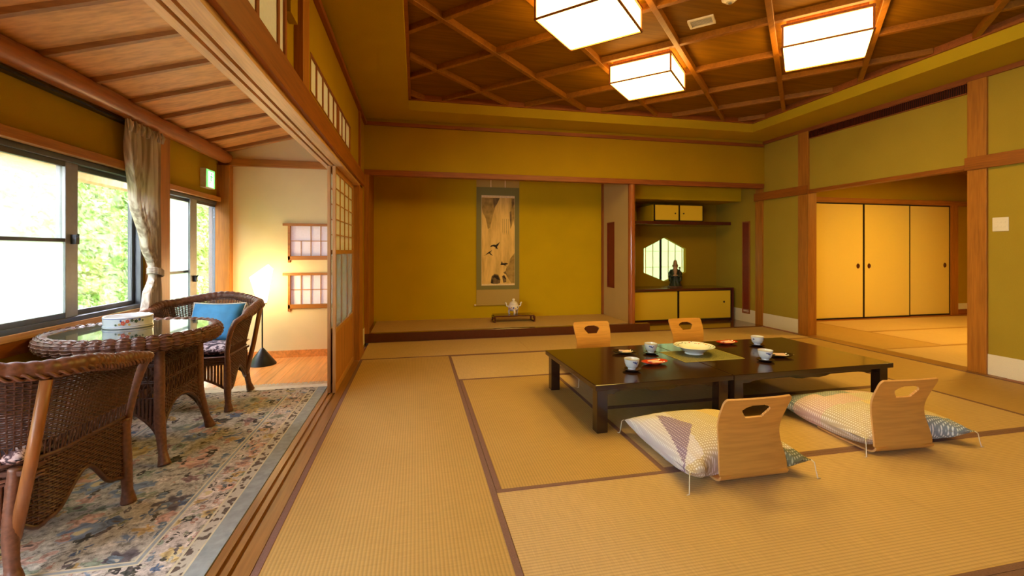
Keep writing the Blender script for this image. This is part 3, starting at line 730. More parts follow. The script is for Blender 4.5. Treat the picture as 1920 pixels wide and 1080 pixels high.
# paper sliding doors: two panels stacked in the tracks
def shoji(num, x, y0, y1, label):
    t = thing('door_%d' % num, label, 'sliding door', kind='structure')
    th = 0.013; z0, z1 = 0.004, 1.915
    s = MB().box(x-th, x+th, y0, y0+0.034, z0, z1).box(x-th, x+th, y1-0.034, y1, z0, z1)
    s.build('stiles', 'shoji_z', t, bevel=0.002)
    MB().box(x-th, x+th, y0+.034, y1-.034, z1-0.05, z1).box(x-th, x+th, y0+.034, y1-.034, z0, 0.06).box(x-th, x+th, y0+.034, y1-.034, 1.17, 1.205).box(x-th, x+th, y0+.034, y1-.034, 0.50, 0.54).build('rails', 'shoji_y', t, bevel=0.002)
    MB().box(x-0.003, x-0.002, y0+.034, y1-.034, 1.205, z1-0.05).build('paper', 'shoji_paper', t)
    g = MB()
    for k in range(1, 4): yy = y0+.034+(y1-y0-.068)*k/4; g.box(x-0.002, x+0.008, yy-0.004, yy+0.004, 1.205, z1-.05)
    for k in range(1, 5): zz = 1.205+(z1-.05-1.205)*k/5; g.box(x-0.002, x+0.007, y0+.034, y1-.034, zz-0.004, zz+0.004)
    g.build('lattice', 'shoji_z', t)
    MB().box(x-0.002, x+0.002, y0+.034, y1-.034, 0.54, 1.17).build('glass_pane', 'door_glass', t)
    g = MB()
    for k in (1, 2): yy = y0+.034+(y1-y0-.068)*k/3; g.box(x-0.006, x+0.006, yy-0.004, yy+0.004, 0.54, 1.17)
    g.build('glazing_bars', 'shoji_z', t)
    MB().box(x-0.006, x+0.006, y0+.034, y1-.034, 0.06, 0.50).build('lower_panel', 'board_z', t)
shoji(1, -0.672, 3.965, 5.06, 'paper and glass sliding door on the room-side track')
shoji(2, -0.714, 3.975, 5.07, 'paper and glass sliding door on the veranda-side track')

# ================================================================== VERANDA
XW = -2.10
vw = MB()
vw.box(XW-0.10, XW, Y0, 5.60, 1.84, 2.45); vw.box(XW-0.10, XW, 4.35, 5.42, 1.725, 1.84); vw.box(XW-0.10, XW, 4.04, 4.35, 0, 1.84)
vw.box(XW-0.10, XW, Y0, 4.04, 0, 0.45); vw.box(XW-0.10, XW, 1.9, 4.04, 0.45, 0.72); vw.box(XW-0.10, XW, 1.90, 2.08, 0.72, 1.84); vw.box(XW-0.10, XW, Y0, -3.0, 0.45, 1.84); vw.box(XW-0.10, XW, 5.42, 5.60, 0, 1.84)
struct(vw, 'wall_window', 'wall_plaster', 'olive plaster window wall of the veranda', 'wall')
trim(B(XW, XW+0.045, Y0, 4.06, 1.785, 1.845), 'post_y', 'wooden head board above the big sliding window', 'head board', bevel=0.004)
trim(B(XW, XW+0.045, 4.33, 5.45, 1.73, 1.775), 'post_y', 'wooden head board above the veranda glass door', 'head board', bevel=0.004)
trim(B(XW, XW+0.012, 1.95, 4.06, 0.715, 0.755), 'kamoi_y', 'pale wooden window sill behind the wicker table', 'window sill', bevel=0.004)
trim(B(XW, XW+0.006, 1.95, 4.06, 0.64, 0.715), 'beam_y', 'wooden board below the window sill', 'wall board')
trim(B(XW-0.02, XW+0.05, 4.06, 4.33, 0, 2.2), 'post_z', 'wooden post behind the tied curtain', 'post', bevel=0.004)
trim(B(XW-0.02, -1.972, 5.36, 5.46, 0, 2.13), 'post_z', 'wooden corner post beside the glass door', 'post', bevel=0.004)
trim(B(XW-0.02, -0.75, 5.40, 5.46, 2.13, 2.21), 'post_x', 'wooden cross beam above the far veranda wall', 'beam', bevel=0.004)
# far veranda wall with two little paper windows
NX0, NX1 = -1.40, -0.79
fw = MB()
fw.box(XW, NX0, 5.45, 5.55, 0, 2.9); fw.box(NX1, XL-.06, 5.45, 5.55, 0, 2.9)
for a, b_ in ((0, 0.59), (0.92, 1.14), (1.48, 2.9)): fw.box(NX0, NX1, 5.45, 5.55, a, b_)
struct(fw, 'wall_veranda', 'cream_lit_plaster', 'far plaster wall of the veranda behind the floor lamp, lightened to cream for daylight', 'wall')
struct(B(-1.972, -0.757, 5.435, 5.45, -0.004, 0.075), 'baseboard_veranda', 'floor_wood', 'orange wooden baseboard of the far veranda wall', 'baseboard')
def niche_window(z0, z1, label, upper):
    WN[0] += 1
    t = thing('window_%d' % WN[0], label, 'window', kind='structure')
    MB().box(NX0, NX1, 5.48, 5.483, z0, z1).build('paper', 'niche_paper', t)
    MB().box(NX0-0.065, NX1+0.02, 5.428, 5.475, z1, z1+0.028).box(NX0-0.012, NX1+0.02, 5.432, 5.475, z0-0.045, z0).box(NX0-0.012, NX0+0.014, 5.432, 5.475, z0-0.075, z1).box(NX1-0.014, NX1, 5.432, 5.475, z0, z1).build('frame', 'post_x', t, bevel=0.002)
    g = MB(); zc = (z0+z1)/2
    g.box(NX0, NX1, 5.465, 5.479, zc-0.004, zc+0.004)
    xs = [NX0+0.014+k*0.105 for k in range(1, 6)]
    for k, xx in enumerate(xs):
        if upper and k == 0: g.box(xx-0.003, xx+0.003, 5.465, 5.479, z0, zc)
        else: g.box(xx-0.004, xx+0.004, 5.465, 5.479, z0, z1)
    g.build('lattice', 'shoji_x', t)
niche_window(1.14, 1.48, 'upper of the two small paper windows behind the floor lamp', True)
niche_window(0.59, 0.92, 'lower of the two small paper windows behind the floor lamp', False)

# sliding sash windows
def sash(par, y0, y1, z0, z1, x, rail, mt, mb_):
    s = 0.032
    f = MB().box(x-0.012, x+0.012, y0, y0+s, z0, z1).box(x-0.012, x+0.012, y1-s, y1, z0, z1).box(x-0.012, x+0.012, y0+s, y1-s, z0, z0+s).box(x-0.012, x+0.012, y0+s, y1-s, z1-s, z1)
    if rail: f.box(x-0.010, x+0.012, y0+s, y1-s, rail-0.011, rail+0.011)
    o = f.build('sash_frame', 'aluminium', par, bevel=0.002)
    if rail:
        MB().box(x-0.002, x+0.002, y0+s, y1-s, rail+0.011, z1-s).build('glass_pane', mt, o); MB().box(x-0.002, x+0.002, y0+s, y1-s, z0+s, rail-0.011).build('glass_pane', mb_, o)
    else: MB().box(x-0.002, x+0.002, y0+s, y1-s, z0+s, z1-s).build('glass_pane', mt, o)
    return o
def lock(par, y, z, x):
    MB().box(x, x+0.03, y-0.014, y+0.014, z-0.03, z+0.03).tube([(x+0.02, y, z+0.01), (x+0.045, y-0.02, z+0.03)], 0.007, 8).build('lock', 'black_plastic', par)
def frame(par, y0, y1, z0, z1):
    f = MB().box(XW-0.09, XW-0.0, y0, y0+0.03, z0, z1).box(XW-0.09, XW-0.0, y1-0.03, y1, z0, z1).box(XW-0.09, XW+0.0, y0, y1, z0, z0+0.03).box(XW-0.09, XW+0.0, y0, y1, z1-0.035, z1)
    f.build('outer_frame', 'aluminium', par, bevel=0.003)
WN[0] += 1
wa = thing('window_%d' % WN[0], 'big dark-framed sliding window behind the wicker table', 'window', kind='structure')
frame(wa, 2.08, 4.04, 0.755, 1.785)
sash(wa, 2.11, 3.33, 0.785, 1.75, XW-0.025, 1.265, 'hazy_glass', 'frosted_glass')
sash(wa, 3.27, 4.01, 0.785, 1.75, XW-0.055, None, 'clear_glass', None)
MB().box(XW-0.03, XW-0.01, 3.262, 3.365, 0.785, 1.75).build('meeting_stile', 'aluminium_light', wa, bevel=0.003)
lock(wa, 3.315, 1.27, XW-0.01)
WN[0] += 1
wb = thing('window_%d' % WN[0], 'tall dark-framed glass sliding door right of the curtain', 'glass door', kind='structure')
frame(wb, 4.35, 5.42, 0.0, 1.73)
sash(wb, 4.38, 4.90, 0.03, 1.70, XW-0.055, 1.0, 'frosted_glass', 'frosted_glass')
sash(wb, 4.84, 5.39, 0.03, 1.70, XW-0.025, None, 'clear_glass', None)
MB().box(XW-0.012, XW-0.005, 4.80, 4.93, 0.03, 1.70).build('meeting_stile', 'aluminium_light', wb, bevel=0.002)
lock(wb, 4.865, 0.93, XW-0.006)
WN[0] += 1
wc = thing('window_%d' % WN[0], 'unseen sliding window nearest the camera, added to let in daylight', 'window', kind='structure')  # unseen window, added and lengthened for more fill daylight from the camera side
frame(wc, -3.0, 1.90, 0.45, 1.785)
for k in range(4): sash(wc, -2.97+k*1.21, -1.73+k*1.21, 0.48, 1.75, XW-(0.025 if k % 2 else 0.055), None, 'clear_glass', None)

# sloping veranda ceiling
ZA, ZBv, XA, XB = 2.27, 2.64, -2.06, -0.72
def cz(x): return ZA + (x-XA)*(ZBv-ZA)/(XB-XA)
vc = MB()
vc.add([(-2.2, Y0, cz(-2.2)), (XL-.01, Y0, cz(XL)), (XL-.01, 5.5, cz(XL)), (-2.2, 5.5, cz(-2.2)), (-2.2, Y0, cz(-2.2)+.04), (XL-.01, Y0, cz(XL)+.04), (XL-.01, 5.5, cz(XL)+.04), (-2.2, 5.5, cz(-2.2)+.04)],
       [(0,3,2,1),(4,5,6,7),(0,1,5,4),(1,2,6,5),(2,3,7,6),(3,0,4,7)])
struct(vc, 'ceiling_veranda', 'ver_board', 'sloping wooden board ceiling of the veranda', 'ceiling')
vb = MB(); yy = 2.52-0.395*9
while yy < 5.4:
    h = 0.035; w2 = 0.016
    vb.add([(XA, yy-w2, cz(XA)-h), (XL-.06, yy-w2, cz(XL)-h), (XL-.06, yy+w2, cz(XL)-h), (XA, yy+w2, cz(XA)-h), (XA, yy-w2, cz(XA)), (XL-.06, yy-w2, cz(XL)), (XL-.06, yy+w2, cz(XL)), (XA, yy+w2, cz(XA))],
       [(0,3,2,1),(4,5,6,7),(0,1,5,4),(1,2,6,5),(2,3,7,6),(3,0,4,7)]); yy += 0.395
trim(vb, 'ver_batten', 'row of thin rafters under the sloping veranda ceiling', 'rafters')
lg = MB(); pts = []; rr = []
for k in range(40):
    y = Y0 + (5.42-Y0)*k/39; pts.append((-2.03+0.004*math.sin(k*0.7), y, 2.215+0.003*math.sin(k*1.1))); rr.append(0.066+0.002*math.sin(k*0.9))
trim(lg.tube(pts, rr, 18), 'log', 'round polished log beam along the top of the window wall', 'log beam', smooth=True)
trim(B(XW, XW+0.045, Y0, 4.34, 2.125, 2.142), 'black_metal', 'thin black curtain rail above the big window', 'curtain rail')
trim(B(XW, XW+0.02, 3.83, 3.88, 1.84, 2.13), 'trim_z', 'dark wooden upright at the left edge of the curtain', 'post')

# exit sign
es = thing('exit_sign', 'green glowing running-man emergency exit sign above the glass door', 'exit sign', (XW+0.0, 5.08, 1.93))
MB().box(0, 0.055, -0.10, 0.10, -0.095, 0.095).build('housing', 'sign_white', es, bevel=0.003)
MB().box(0.055, 0.058, -0.092, 0.092, -0.088, 0.088).build('face', 'sign_glow_green', es)
g = MB(); X0, X1_ = 0.058, 0.0595
def sy(u): return -u*0.085      # u right positive when seen from the room (y grows to the right of the picture)
g.box(X0, X1_, -0.055, 0.060, -0.085, 0.072)
g.build('doorway_panel', 'sign_glow_white', es)
g = MB(); X0, X1_ = 0.0596, 0.061
def ln(a, b_, w_):
    d = Vector((0, b_[0]-a[0], b_[1]-a[1])); L = d.length; nrm = Vector((0, -d.z, d.y)).normalized()*w_/2
    P = [Vector((0, a[0], a[1]))-nrm, Vector((0, b_[0], b_[1]))-nrm, Vector((0, b_[0], b_[1]))+nrm, Vector((0, a[0], a[1]))+nrm]
    g.add([(X0, p.y, p.z) for p in P]+[(X1_, p.y, p.z) for p in P], [(0,1,2,3),(4,5,6,7),(0,1,5,4),(1,2,6,5),(2,3,7,6),(3,0,4,7)])
g.tube([(X0, 0.012, 0.050), (X1_, 0.012, 0.050)], 0.013, 12)
ln((0.008, 0.034), (-0.004, -0.010), 0.022); ln((0.006, 0.030), (0.034, 0.018), 0.009); ln((0.034, 0.018), (0.040, 0.034), 0.008)
ln((0.004, 0.028), (-0.026, 0.016), 0.009); ln((-0.026, 0.016), (-0.030, -0.004), 0.008)
ln((-0.004, -0.008), (0.026, -0.028), 0.012); ln((0.026, -0.028), (0.024, -0.062), 0.010)
ln((-0.006, -0.008), (-0.018, -0.040), 0.012); ln((-0.018, -0.040), (-0.046, -0.048), 0.010)
g.build('running_figure', 'sign_glow_green', es)

# ================================================================== NEXT ROOM
struct(MB().box(5.52, 5.72, 6.42, 6.50, -0.06, 2.7).box(5.72, 10.6, 6.42, 6.50, 2.10, 2.7).box(9.91, 10.6, 6.42, 6.50, -0.06, 2.10), 'wall_next_back', 'wall_plaster', 'olive plaster back wall of the next room above the closet doors', 'wall')
struct(B(10.6, 10.7, 1.3, 6.5, -0.06, 2.7), 'wall_next_right', 'wall_plaster', 'right wall of the next room', 'wall')
struct(B(5.52, 10.7, 1.3, 1.4, -0.06, 2.7), 'wall_next_front', 'wall_plaster', 'front wall of the next room', 'wall')
struct(B(5.52, 10.7, 1.3, 6.5, 2.64, 2.7), 'ceiling_next', 'ceil_board', 'wooden ceiling of the next room', 'ceiling')
trim(B(5.52, 10.6, 6.385, 6.42, 2.035, 2.125), 'post_x', 'wooden rail above the closet doors in the next room', 'wall rail', bevel=0.002)
trim(B(9.74, 9.91, 6.38, 6.45, 0, 2.035), 'post_z', 'wooden post right of the closet doors', 'post')
trim(B(9.91, 10.6, 6.39, 6.42, 0, 0.10), 'trim_x', 'brown floor board right of the closet doors', 'floor board')
struct(B(9.91, 10.6, 6.41, 6.42, 0.10, 0.21), 'baseboard_next', 'base_white', 'white baseboard right of the closet doors', 'baseboard')
trim(B(5.52, 10.6, 6.30, 6.42, -0.03, 0.006), 'trim_x', 'wooden sill under the closet doors', 'sill')
def fusuma(num, x0, x1, y, hx, label):
    t = thing('door_%d' % num, label, 'closet door', kind='structure')
    MB().box(x0, x1, y, y+0.02, 0.006, 2.035).build('panel', 'fusuma', t)
    f = 0.018
    MB().box(x0, x0+f, y-0.005, y+0.022, 0.006, 2.035).box(x1-f, x1, y-0.005, y+0.022, 0.006, 2.035).box(x0, x1, y-0.005, y+0.022, 0.006, 0.032).box(x0, x1, y-0.005, y+0.022, 2.013, 2.035).build('frame', 'black_edge', t)
    h = MB(); h.lathe([(0.0, 0.0), (0.024, 0.0), (0.030, -0.006), (0.034, 0.0), (0.034, 0.004)], 20)
    o = h.build('handle', 'lacquer_red', t, smooth=True); o.rotation_euler = (PI/2, 0, 0); o.location = (hx, y-0.002, 0.93); o.scale = (1, 1.35, 1)
    o.rotation_euler = (-PI/2, 0, 0)
fusuma(3, 5.72, 6.74, 6.405, 5.84, 'yellow paper closet door hidden behind the opening post')
fusuma(4, 6.60, 7.722, 6.375, 7.60, 'leftmost of the three visible yellow closet doors')
fusuma(5, 7.722, 8.76, 6.375, 7.84, 'middle of the three visible yellow closet doors')
fusuma(6, 8.735, 9.74, 6.405, 9.62, 'rightmost of the three visible yellow closet doors')
nl = thing('ceiling_light', 'square paper ceiling light in the next room, above the picture', 'ceiling light', (7.6, 4.3, 2.64), 0, 'square paper ceiling lights')
MB().box(-0.3, 0.3, -0.3, 0.3, -0.12, -0.0).build('paper_box', 'lamp_room2', nl)
MB().box(-0.31, 0.31, -0.31, -0.3, -0.125, 0).box(-0.31, 0.31, 0.3, 0.31, -0.125, 0).box(-0.31, -0.3, -0.3, 0.3, -0.125, 0).box(0.3, 0.31, -0.3, 0.3, -0.125, 0).build('frame', 'trim_z', nl)

# closure behind the camera
struct(B(-2.3, 5.6, Y0-0.1, Y0, -0.05, 3.2), 'wall_front', 'wall_plaster', 'olive plaster wall behind the camera', 'wall')

# ================================================================== RUG
RX0, RX1, RY0, RY1 = -2.05, -0.760, 1.68, 4.26
rg = thing('floral_rug', 'grey-green floral pile rug with scroll border under the wicker furniture', 'rug', (-1.405, 2.97, -0.004))
def ring(m, o, i, mi, z):
    hx, hy = (RX1-RX0)/2, (RY1-RY0)/2
    X_, Y_, x_, y_ = hx-o, hy-o, hx-i, hy-i
    vs = [(-X_,-Y_,z),(X_,-Y_,z),(X_,Y_,z),(-X_,Y_,z),(-x_,-y_,z),(x_,-y_,z),(x_,y_,z),(-x_,y_,z)]
    m.add(vs, [(0,1,5,4),(1,2,6,5),(2,3,7,6),(3,0,4,7)], mi)
rm = MB(); hx, hy = (RX1-RX0)/2, (RY1-RY0)/2
lay = [(0.0, 0.075, 0), (0.075, 0.083, 1), (0.083, 0.128, 2), (0.128, 0.138, 1), (0.138, 0.268, 3), (0.268, 0.276, 1), (0.276, 0.290, 0), (0.290, 0.298, 1)]
for o, i, mi in lay: ring(rm, o, i, mi, 0.012)
i = 0.298
rm.add([(-hx+i,-hy+i,0.012),(hx-i,-hy+i,0.012),(hx-i,hy-i,0.012),(-hx+i,hy-i,0.012)], [(0,1,2,3)], 4)
rm.box(-hx, hx, -hy, hy, 0.0, 0.0115, 0)
for s_ in (1, -1): rm.box(-hx, hx, s_*(hy-0.085), s_*hy, 0.010, 0.0125, 5)
rm.build('pile', ['rug_edge', 'rug_line', 'rug_scroll', 'rug_border', 'rug_field', 'rug_fringe'], rg)
fr = MB()
for s_ in (1, -1):
    for k in range(430):
        xx = -hx + 2*hx*k/429; dx = random.uniform(-0.012, 0.012); L = random.uniform(0.08, 0.13)
        fr.tube([(xx, s_*(hy-0.02), 0.0085), (xx+dx*0.5, s_*(hy+L*0.5), 0.006+random.uniform(-0.002, 0.002)), (xx+dx, s_*(hy+L), 0.003)], 0.0030, 3, cap=False)
fo = fr.build('fringe', 'rug_fringe', rg); fo['kind'] = 'stuff'

# ================================================================== WICKER
def interp(keys, x):
    for (a, va), (b_, vb_) in zip(keys, keys[1:]):
        if x <= b_:
            t = max(0, (x-a)/(b_-a)); t = t*t*(3-2*t); return va+(vb_-va)*t
    return keys[-1][1]
def weave(m, P, nu, rows, r=0.0042, amp=0.0035, sides=4, keep=None):
    """P(u,row)->(point, outward normal); nu stakes; rows: list of v; closed False"""
    for j, v in enumerate(rows):
        run = []
        for i in range(nu+1):
            u = i/nu
            if keep and not keep(u, v):
                if len(run) > 1: m.tube(run, r, sides, cap=False)
                run = []; continue
            p, n = P(u, v)
            run.append(p + n*amp*(1 if (i+j) % 2 else -1))
        if len(run) > 1: m.tube(run, r, sides, cap=False)

SW, SD, YC = 0.262, 0.20, -0.06         # side half width, arc depth, where the arc starts
def upath(s):
    """plan U: s 0 front right .. 1 front left; returns (x, y, nx, ny)"""
    L1 = 0.33; arc = PI*(SW+SD)/2; tot = 2*L1+arc; d = s*tot
    if d < L1: return (SW, YC+L1-d, 1, 0)
    if d > L1+arc: return (-SW, YC+(d-L1-arc), -1, 0)
    a = (d-L1)/arc*PI
    x, y = SW*math.cos(a), YC-SD*math.sin(a)
    n = Vector((math.cos(a)/SW, -math.sin(a)/SD)).normalized(); return (x, y, n.x, n.y)
def rimz(s): return interp([(0, 0.695), (0.10, 0.71), (0.30, 0.755), (0.5, 0.80), (0.70, 0.755), (0.90, 0.71), (1, 0.695)], s)
def flare(z): return 0.0 if z < 0.40 else 0.085*((z-0.40)/0.38)**1.25
def CP(s, z):
    x, y, nx, ny = upath(s); f = flare(z)
    return Vector((x+nx*f, y+ny*f, z)), Vector((nx, ny, 0))
def arch(s):
    # lower hem: low at the four legs, high between
    return interp([(0, 0.13), (0.05, 0.15), (0.16, 0.285), (0.28, 0.17), (0.31, 0.15), (0.36, 0.19), (0.5, 0.30), (0.64, 0.19), (0.69, 0.15), (0.72, 0.17), (0.84, 0.285), (0.95, 0.15), (1, 0.13)], s)

def wicker_chair(label, group):
    t = thing('wicker_armchair', label, 'armchair', group=group)
    NU = 84
    # lower skirt
    m = MB(); rows = [0.135+0.0105*k for k in range(27)]
    weave(m, CP, NU, rows, 0.0052, 0.004, keep=lambda u, v: v > arch(u))
    for i in range(NU+1):
        u = i/NU; a = arch(u); m.tube([CP(u, a)[0], CP(u, (a+.41)/2)[0], CP(u, 0.415)[0]], 0.0042, 4, cap=False)
    hem = [CP(k/90, arch(k/90)-0.004)[0] for k in range(91)]; m.tube(hem, 0.010, 6)
    m.build('woven_skirt', 'wicker', t, smooth='all')
    # back and arms
    m = MB()
    hts = 30
    for j in range(hts):
        run = []
        for i in range(NU+1):
            u = i/NU; top = rimz(u)-0.02; z = 0.475+(top-0.475)*(j/(hts-1))
            p, n = CP(u, z); run.append(p+n*0.0035*(1 if (i+j) % 2 else -1))
        m.tube(run, 0.0040, 4, cap=False)
    for i in range(NU+1):
        u = i/NU; top = rimz(u)-0.01; m.tube([CP(u, 0.40+(top-0.40)*k/5)[0] for k in range(6)], 0.0040, 4, cap=False)
        if i < NU and i % 2 == 0:
            m.tube([CP(u, 0.405)[0], CP(u+1.4/NU, 0.472)[0]], 0.0030, 3, cap=False); m.tube([CP(u+1.4/NU, 0.405)[0], CP(u, 0.472)[0]], 0.0030, 3, cap=False)
    m.tube([CP(k/80, 0.408)[0] for k in range(81)], 0.009, 6)
    m.build('woven_back', 'wicker', t, smooth='all')
    # rolled rim with coil bumps
    m = MB(); NR = 300
    pts = []; rr = []
    for k in range(NR+1):
        s = k/NR; p, n = CP(s, rimz(s)); edge = min(s, 1-s)
        pts.append(p+n*(0.026+0.022*max(0, 1-edge*9))); rr.append((0.033+0.0045*abs(math.sin(s*PI*46)))*(0.55+0.45*min(1, edge*10)))
    # ends curl down in front to the leg posts
    for sd_ in (0, 1):
        base = pts[0] if sd_ == 0 else pts[-1]; sx = 1 if sd_ == 0 else -1
        ext = [(sx*(0.330), 0.308, 0.665), (sx*0.306, 0.314, 0.61), (sx*0.284, 0.308, 0.53), (sx*0.270, 0.294, 0.43), (sx*0.266, 0.28, 0.34), (sx*0.265, 0.275, 0.24)]
        er = [0.020, 0.018, 0.017, 0.016, 0.016, 0.016]
        if sd_ == 0: pts = [Vector(e) for e in ext[::-1]]+pts; rr = er[::-1]+rr
        else: pts = pts+[Vector(e) for e in ext]; rr = rr+er
    m.tube(pts, rr, 10)
    # braid on the outside of the rim
    for ph in (0, PI):
        br = []
        for k in range(NR*2+1):
            s = k/(NR*2); p, n = CP(s, rimz(s)); e = min(1, min(s, 1-s)*12+0.3); q = p+n*(0.026+0.022*max(0, 1-min(s, 1-s)*9))
            a = s*PI*70+ph; br.append(q+n*(0.030+0.006*math.cos(a))*e+Vector((0, 0, 0.010*math.sin(a)-0.016)))
        m.tube(br, 0.006, 4, cap=False)
    m.build('rolled_rim', 'wicker_rim', t, smooth='all')
    # front apron: fat wound spindles
    m = MB()
    def fa(x): return 0.165+0.10*max(0, 1-(x/0.25)**2)
    k = -12
    for k in range(-12, 13):
        x = k*0.0205; z0 = fa(x); n_ = 34
        pts = []; rr = []
        for j in range(n_+1):
            z = z0+(0.345-z0)*j/n_; pts.append((x, 0.272+0.02*(1-(x/0.26)**2), z)); rr.append(0.0080+0.0012*(j % 2))
        m.tube(pts, rr, 6, cap=False)
    m.tube([(x_/40*0.25, 0.272+0.02*(1-(x_/40*0.25/0.26)**2), fa(x_/40*0.25)) for x_ in range(-40, 41)], 0.009, 6)
    for j in range(5):
        m.tube([(x_/40*0.262, 0.276+0.022*(1-(x_/40*0.25/0.26)**2)+0.003*(1 if (x_+j) % 2 else -1), 0.35+j*0.0125) for x_ in range(-40, 41)], 0.0075, 5)
    m.build('front_apron', 'wicker_rim', t, smooth='all')
    m = MB()
    for k in range(27):
        s_ = 0.345+0.31*k/26; a_ = arch(s_)+0.004; pts = []; rr = []
        for j in range(21):
            p, n = CP(s_, a_+(0.345-a_)*j/20); pts.append(p+n*0.011); rr.append(0.0085+0.0013*(j % 2))
        m.tube(pts, rr, 6, cap=False)
    for zz in (0.345, 0.358): m.tube([CP(0.30+0.4*k/40, zz)[0]+CP(0.30+0.4*k/40, zz)[1]*(0.013+0.003*(-1)**k) for k in range(41)], 0.007, 5)
    m.build('rear_apron', 'wicker_rim', t, smooth='all')
    MB().box(-0.25, 0.25, -0.22, 0.27, 0.375, 0.392).build('seat', 'wicker', t)
    # legs
    for sx in (1, -1):
        for yy, oy in ((0.272, 0.004), (-0.205, -0.05)):
            m = MB(); pts = []; rr = []
            x0 = sx*(0.265 if yy > 0 else 0.215)
            for k in range(45):
                f = k/44; z = 0.40-0.40*f
                spl = (f**3)*0.035
                pts.append((x0+sx*spl*(0.3 if yy > 0 else 1.0), yy+oy*f*0.9+(0.004*f if yy > 0 else 0), z))
                rr.append(interp([(0, 0.020), (0.55, 0.024), (0.85, 0.021), (0.93, 0.027), (1.0, 0.031)], f)+0.0010*(k % 2))
            m.tube(pts, rr, 12); m.build('leg', 'wicker_rim', t, smooth='all')
    for sx in (1, -1):
        m = MB().tube([(sx*0.226, -0.222, 0.15), (sx*0.282, -0.228, 0.42), (sx*0.335, -0.232, 0.725)], [0.019, 0.019, 0.018], 14)
        m.build('back_pole', 'cane_pole', t, smooth='all')
    return t
ch = wicker_chair('dark wicker barrel armchair with a blue pillow, facing the camera by the floor lamp', 'wicker armchairs on the rug')
ch.location = (-1.635, 3.955, 0.009); ch.rotation_euler = (0, 0, PI)
ch2 = copy_tree(ch); ch2.location = (-1.625, 2.185, 0.009); ch2.rotation_euler = (0, 0, -0.07)
ch2['label'] = 'dark wicker barrel armchair with its back to the camera, in the left foreground'

def pillow_mesh(w_, d_, h_, nx=28, ny=28, sharp=3.0, wrinkle=0.0, seed=0, droop=0.0):
    def H(a, b_): return max(0.0, (1-abs(a)**sharp)*(1-abs(b_)**sharp))**0.5
    def fn(sgn):
        def f(u, v):
            a, b_ = 2*u-1, 2*v-1
            pinch = 1-0.06*(1-a*a) if True else 1
            x = a*w_/2*(1-0.07*(1-b_*b_)*abs(a)**2); y = b_*d_/2*(1-0.07*(1-a*a)*abs(b_)**2)
            h = h_/2*H(a, b_)
            if wrinkle: h += wrinkle*H(a, b_)**0.5*(noise.noise(Vector((a*3.1+seed, b_*3.1, seed)))+0.6*noise.noise(Vector((a*8+seed, b_*8, 3.3))))
            return (x, y, sgn*h)
        return f
    return fn
def seat_cushion(label, loc, rz):
    m = MB(); fn = pillow_mesh(0.50, 0.46, 0.085, 20, 20, 6)
    m.grid(fn(1), 20, 20); m.grid(fn(-1), 20, 20)
    o = m.build('seat_cushion', 'seat_floral', smooth='all', loc=loc, rz=rz)
    tag(o, label, 'cushion', 'floral seat cushions on the wicker armchairs')
seat_cushion('dark floral seat pad of the wicker armchair with the blue pillow', (-1.635, 3.955, 0.444), PI)
seat_cushion('dark floral seat pad of the wicker armchair in the left foreground', (-1.625, 2.185, 0.444), -0.07)

bp_ = thing('blue_pillow', 'blue suede throw pillow with rope edge leaning in the far wicker armchair', 'pillow', (-1.585, 4.03, 0.622))
bp_.rotation_euler = Euler((math.radians(66), math.radians(0), math.radians(-9)))
m = MB(); fn = pillow_mesh(0.41, 0.32, 0.12, 24, 24, 4, 0.004, 2.0)
m.grid(fn(1), 24, 24); m.grid(fn(-1), 24, 24); m.build('cover', 'blue_suede', bp_, smooth='all')
m = MB(); ed = []
for side in range(4):
    for k in range(24):
        q = k/24*2-1
        a, b_ = [(q, -1), (1, q), (-q, 1), (-1, -q)][side]
        ed.append(Vector(fn(1)((a+1)/2, (b_+1)/2)))
ed2 = []
for k, p in enumerate(ed): ed2.append(p*1.01+Vector((0, 0, 0.003*(-1)**k)))
m.tube(ed2, [0.0055+0.0015*(k % 2) for k in range(len(ed2))], 6, closed=True); m.build('rope_edge', 'rope', bp_, smooth='all')

# wicker table
WT = (-1.650, 3.11, 0.009)
wt = thing('wicker_table', 'round dark wicker table with a glass top by the window', 'table', WT)
m = MB(); NR = 528
R0 = 0.398
vs = []; fs = []; NS = 12
for k in range(NR):
    a = 2*PI*k/NR; lobe = abs(math.sin(a*22)); rr_ = 0.030+0.010*lobe**0.6
    for q in range(NS):
        b_ = 2*PI*q/NS; wv = 1+0.05*math.sin(q*5+k)
        vs.append(((R0+rr_*1.05*math.cos(b_)*wv)*math.cos(a), (R0+rr_*1.05*math.cos(b_)*wv)*math.sin(a), 0.683+rr_*1.15*math.sin(b_)*wv))
for k in range(NR):
    for q in range(NS):
        k2, q2 = (k+1) % NR, (q+1) % NS; fs.append((k*NS+q, k2*NS+q, k2*NS+q2, k*NS+q2))
m.add(vs, fs)
for j in range(9):       # winding strands across the lobes
    b_ = PI*(-0.62+1.0*j/8) ; ring_ = []
    for k in range(264):
        a = 2*PI*k/264; rr_ = 0.033+0.010*abs(math.sin(a*22))**0.6
        ring_.append(((R0+rr_*1.05*math.cos(b_))*math.cos(a), (R0+rr_*1.05*math.cos(b_))*math.sin(a), 0.683+rr_*1.15*math.sin(b_)))
    m.tube(ring_, 0.0030, 4, closed=True)
m.build('woven_rim', 'wicker_rim', wt, smooth='all')
m = MB().lathe([(0.0, 0.698), (0.39, 0.698), (0.39, 0.705), (0, 0.705)], 48); m.build('woven_top', 'wicker', wt)
plain('table_glass', (0.03, 0.045, 0.035), 0.03, spec=0.9, coat=0.6)
m = MB().lathe([(0.0, 0.712), (0.388, 0.712), (0.390, 0.716), (0.388, 0.721), (0, 0.721)], 96); m.build('glass_top', 'table_glass', wt, smooth=True)
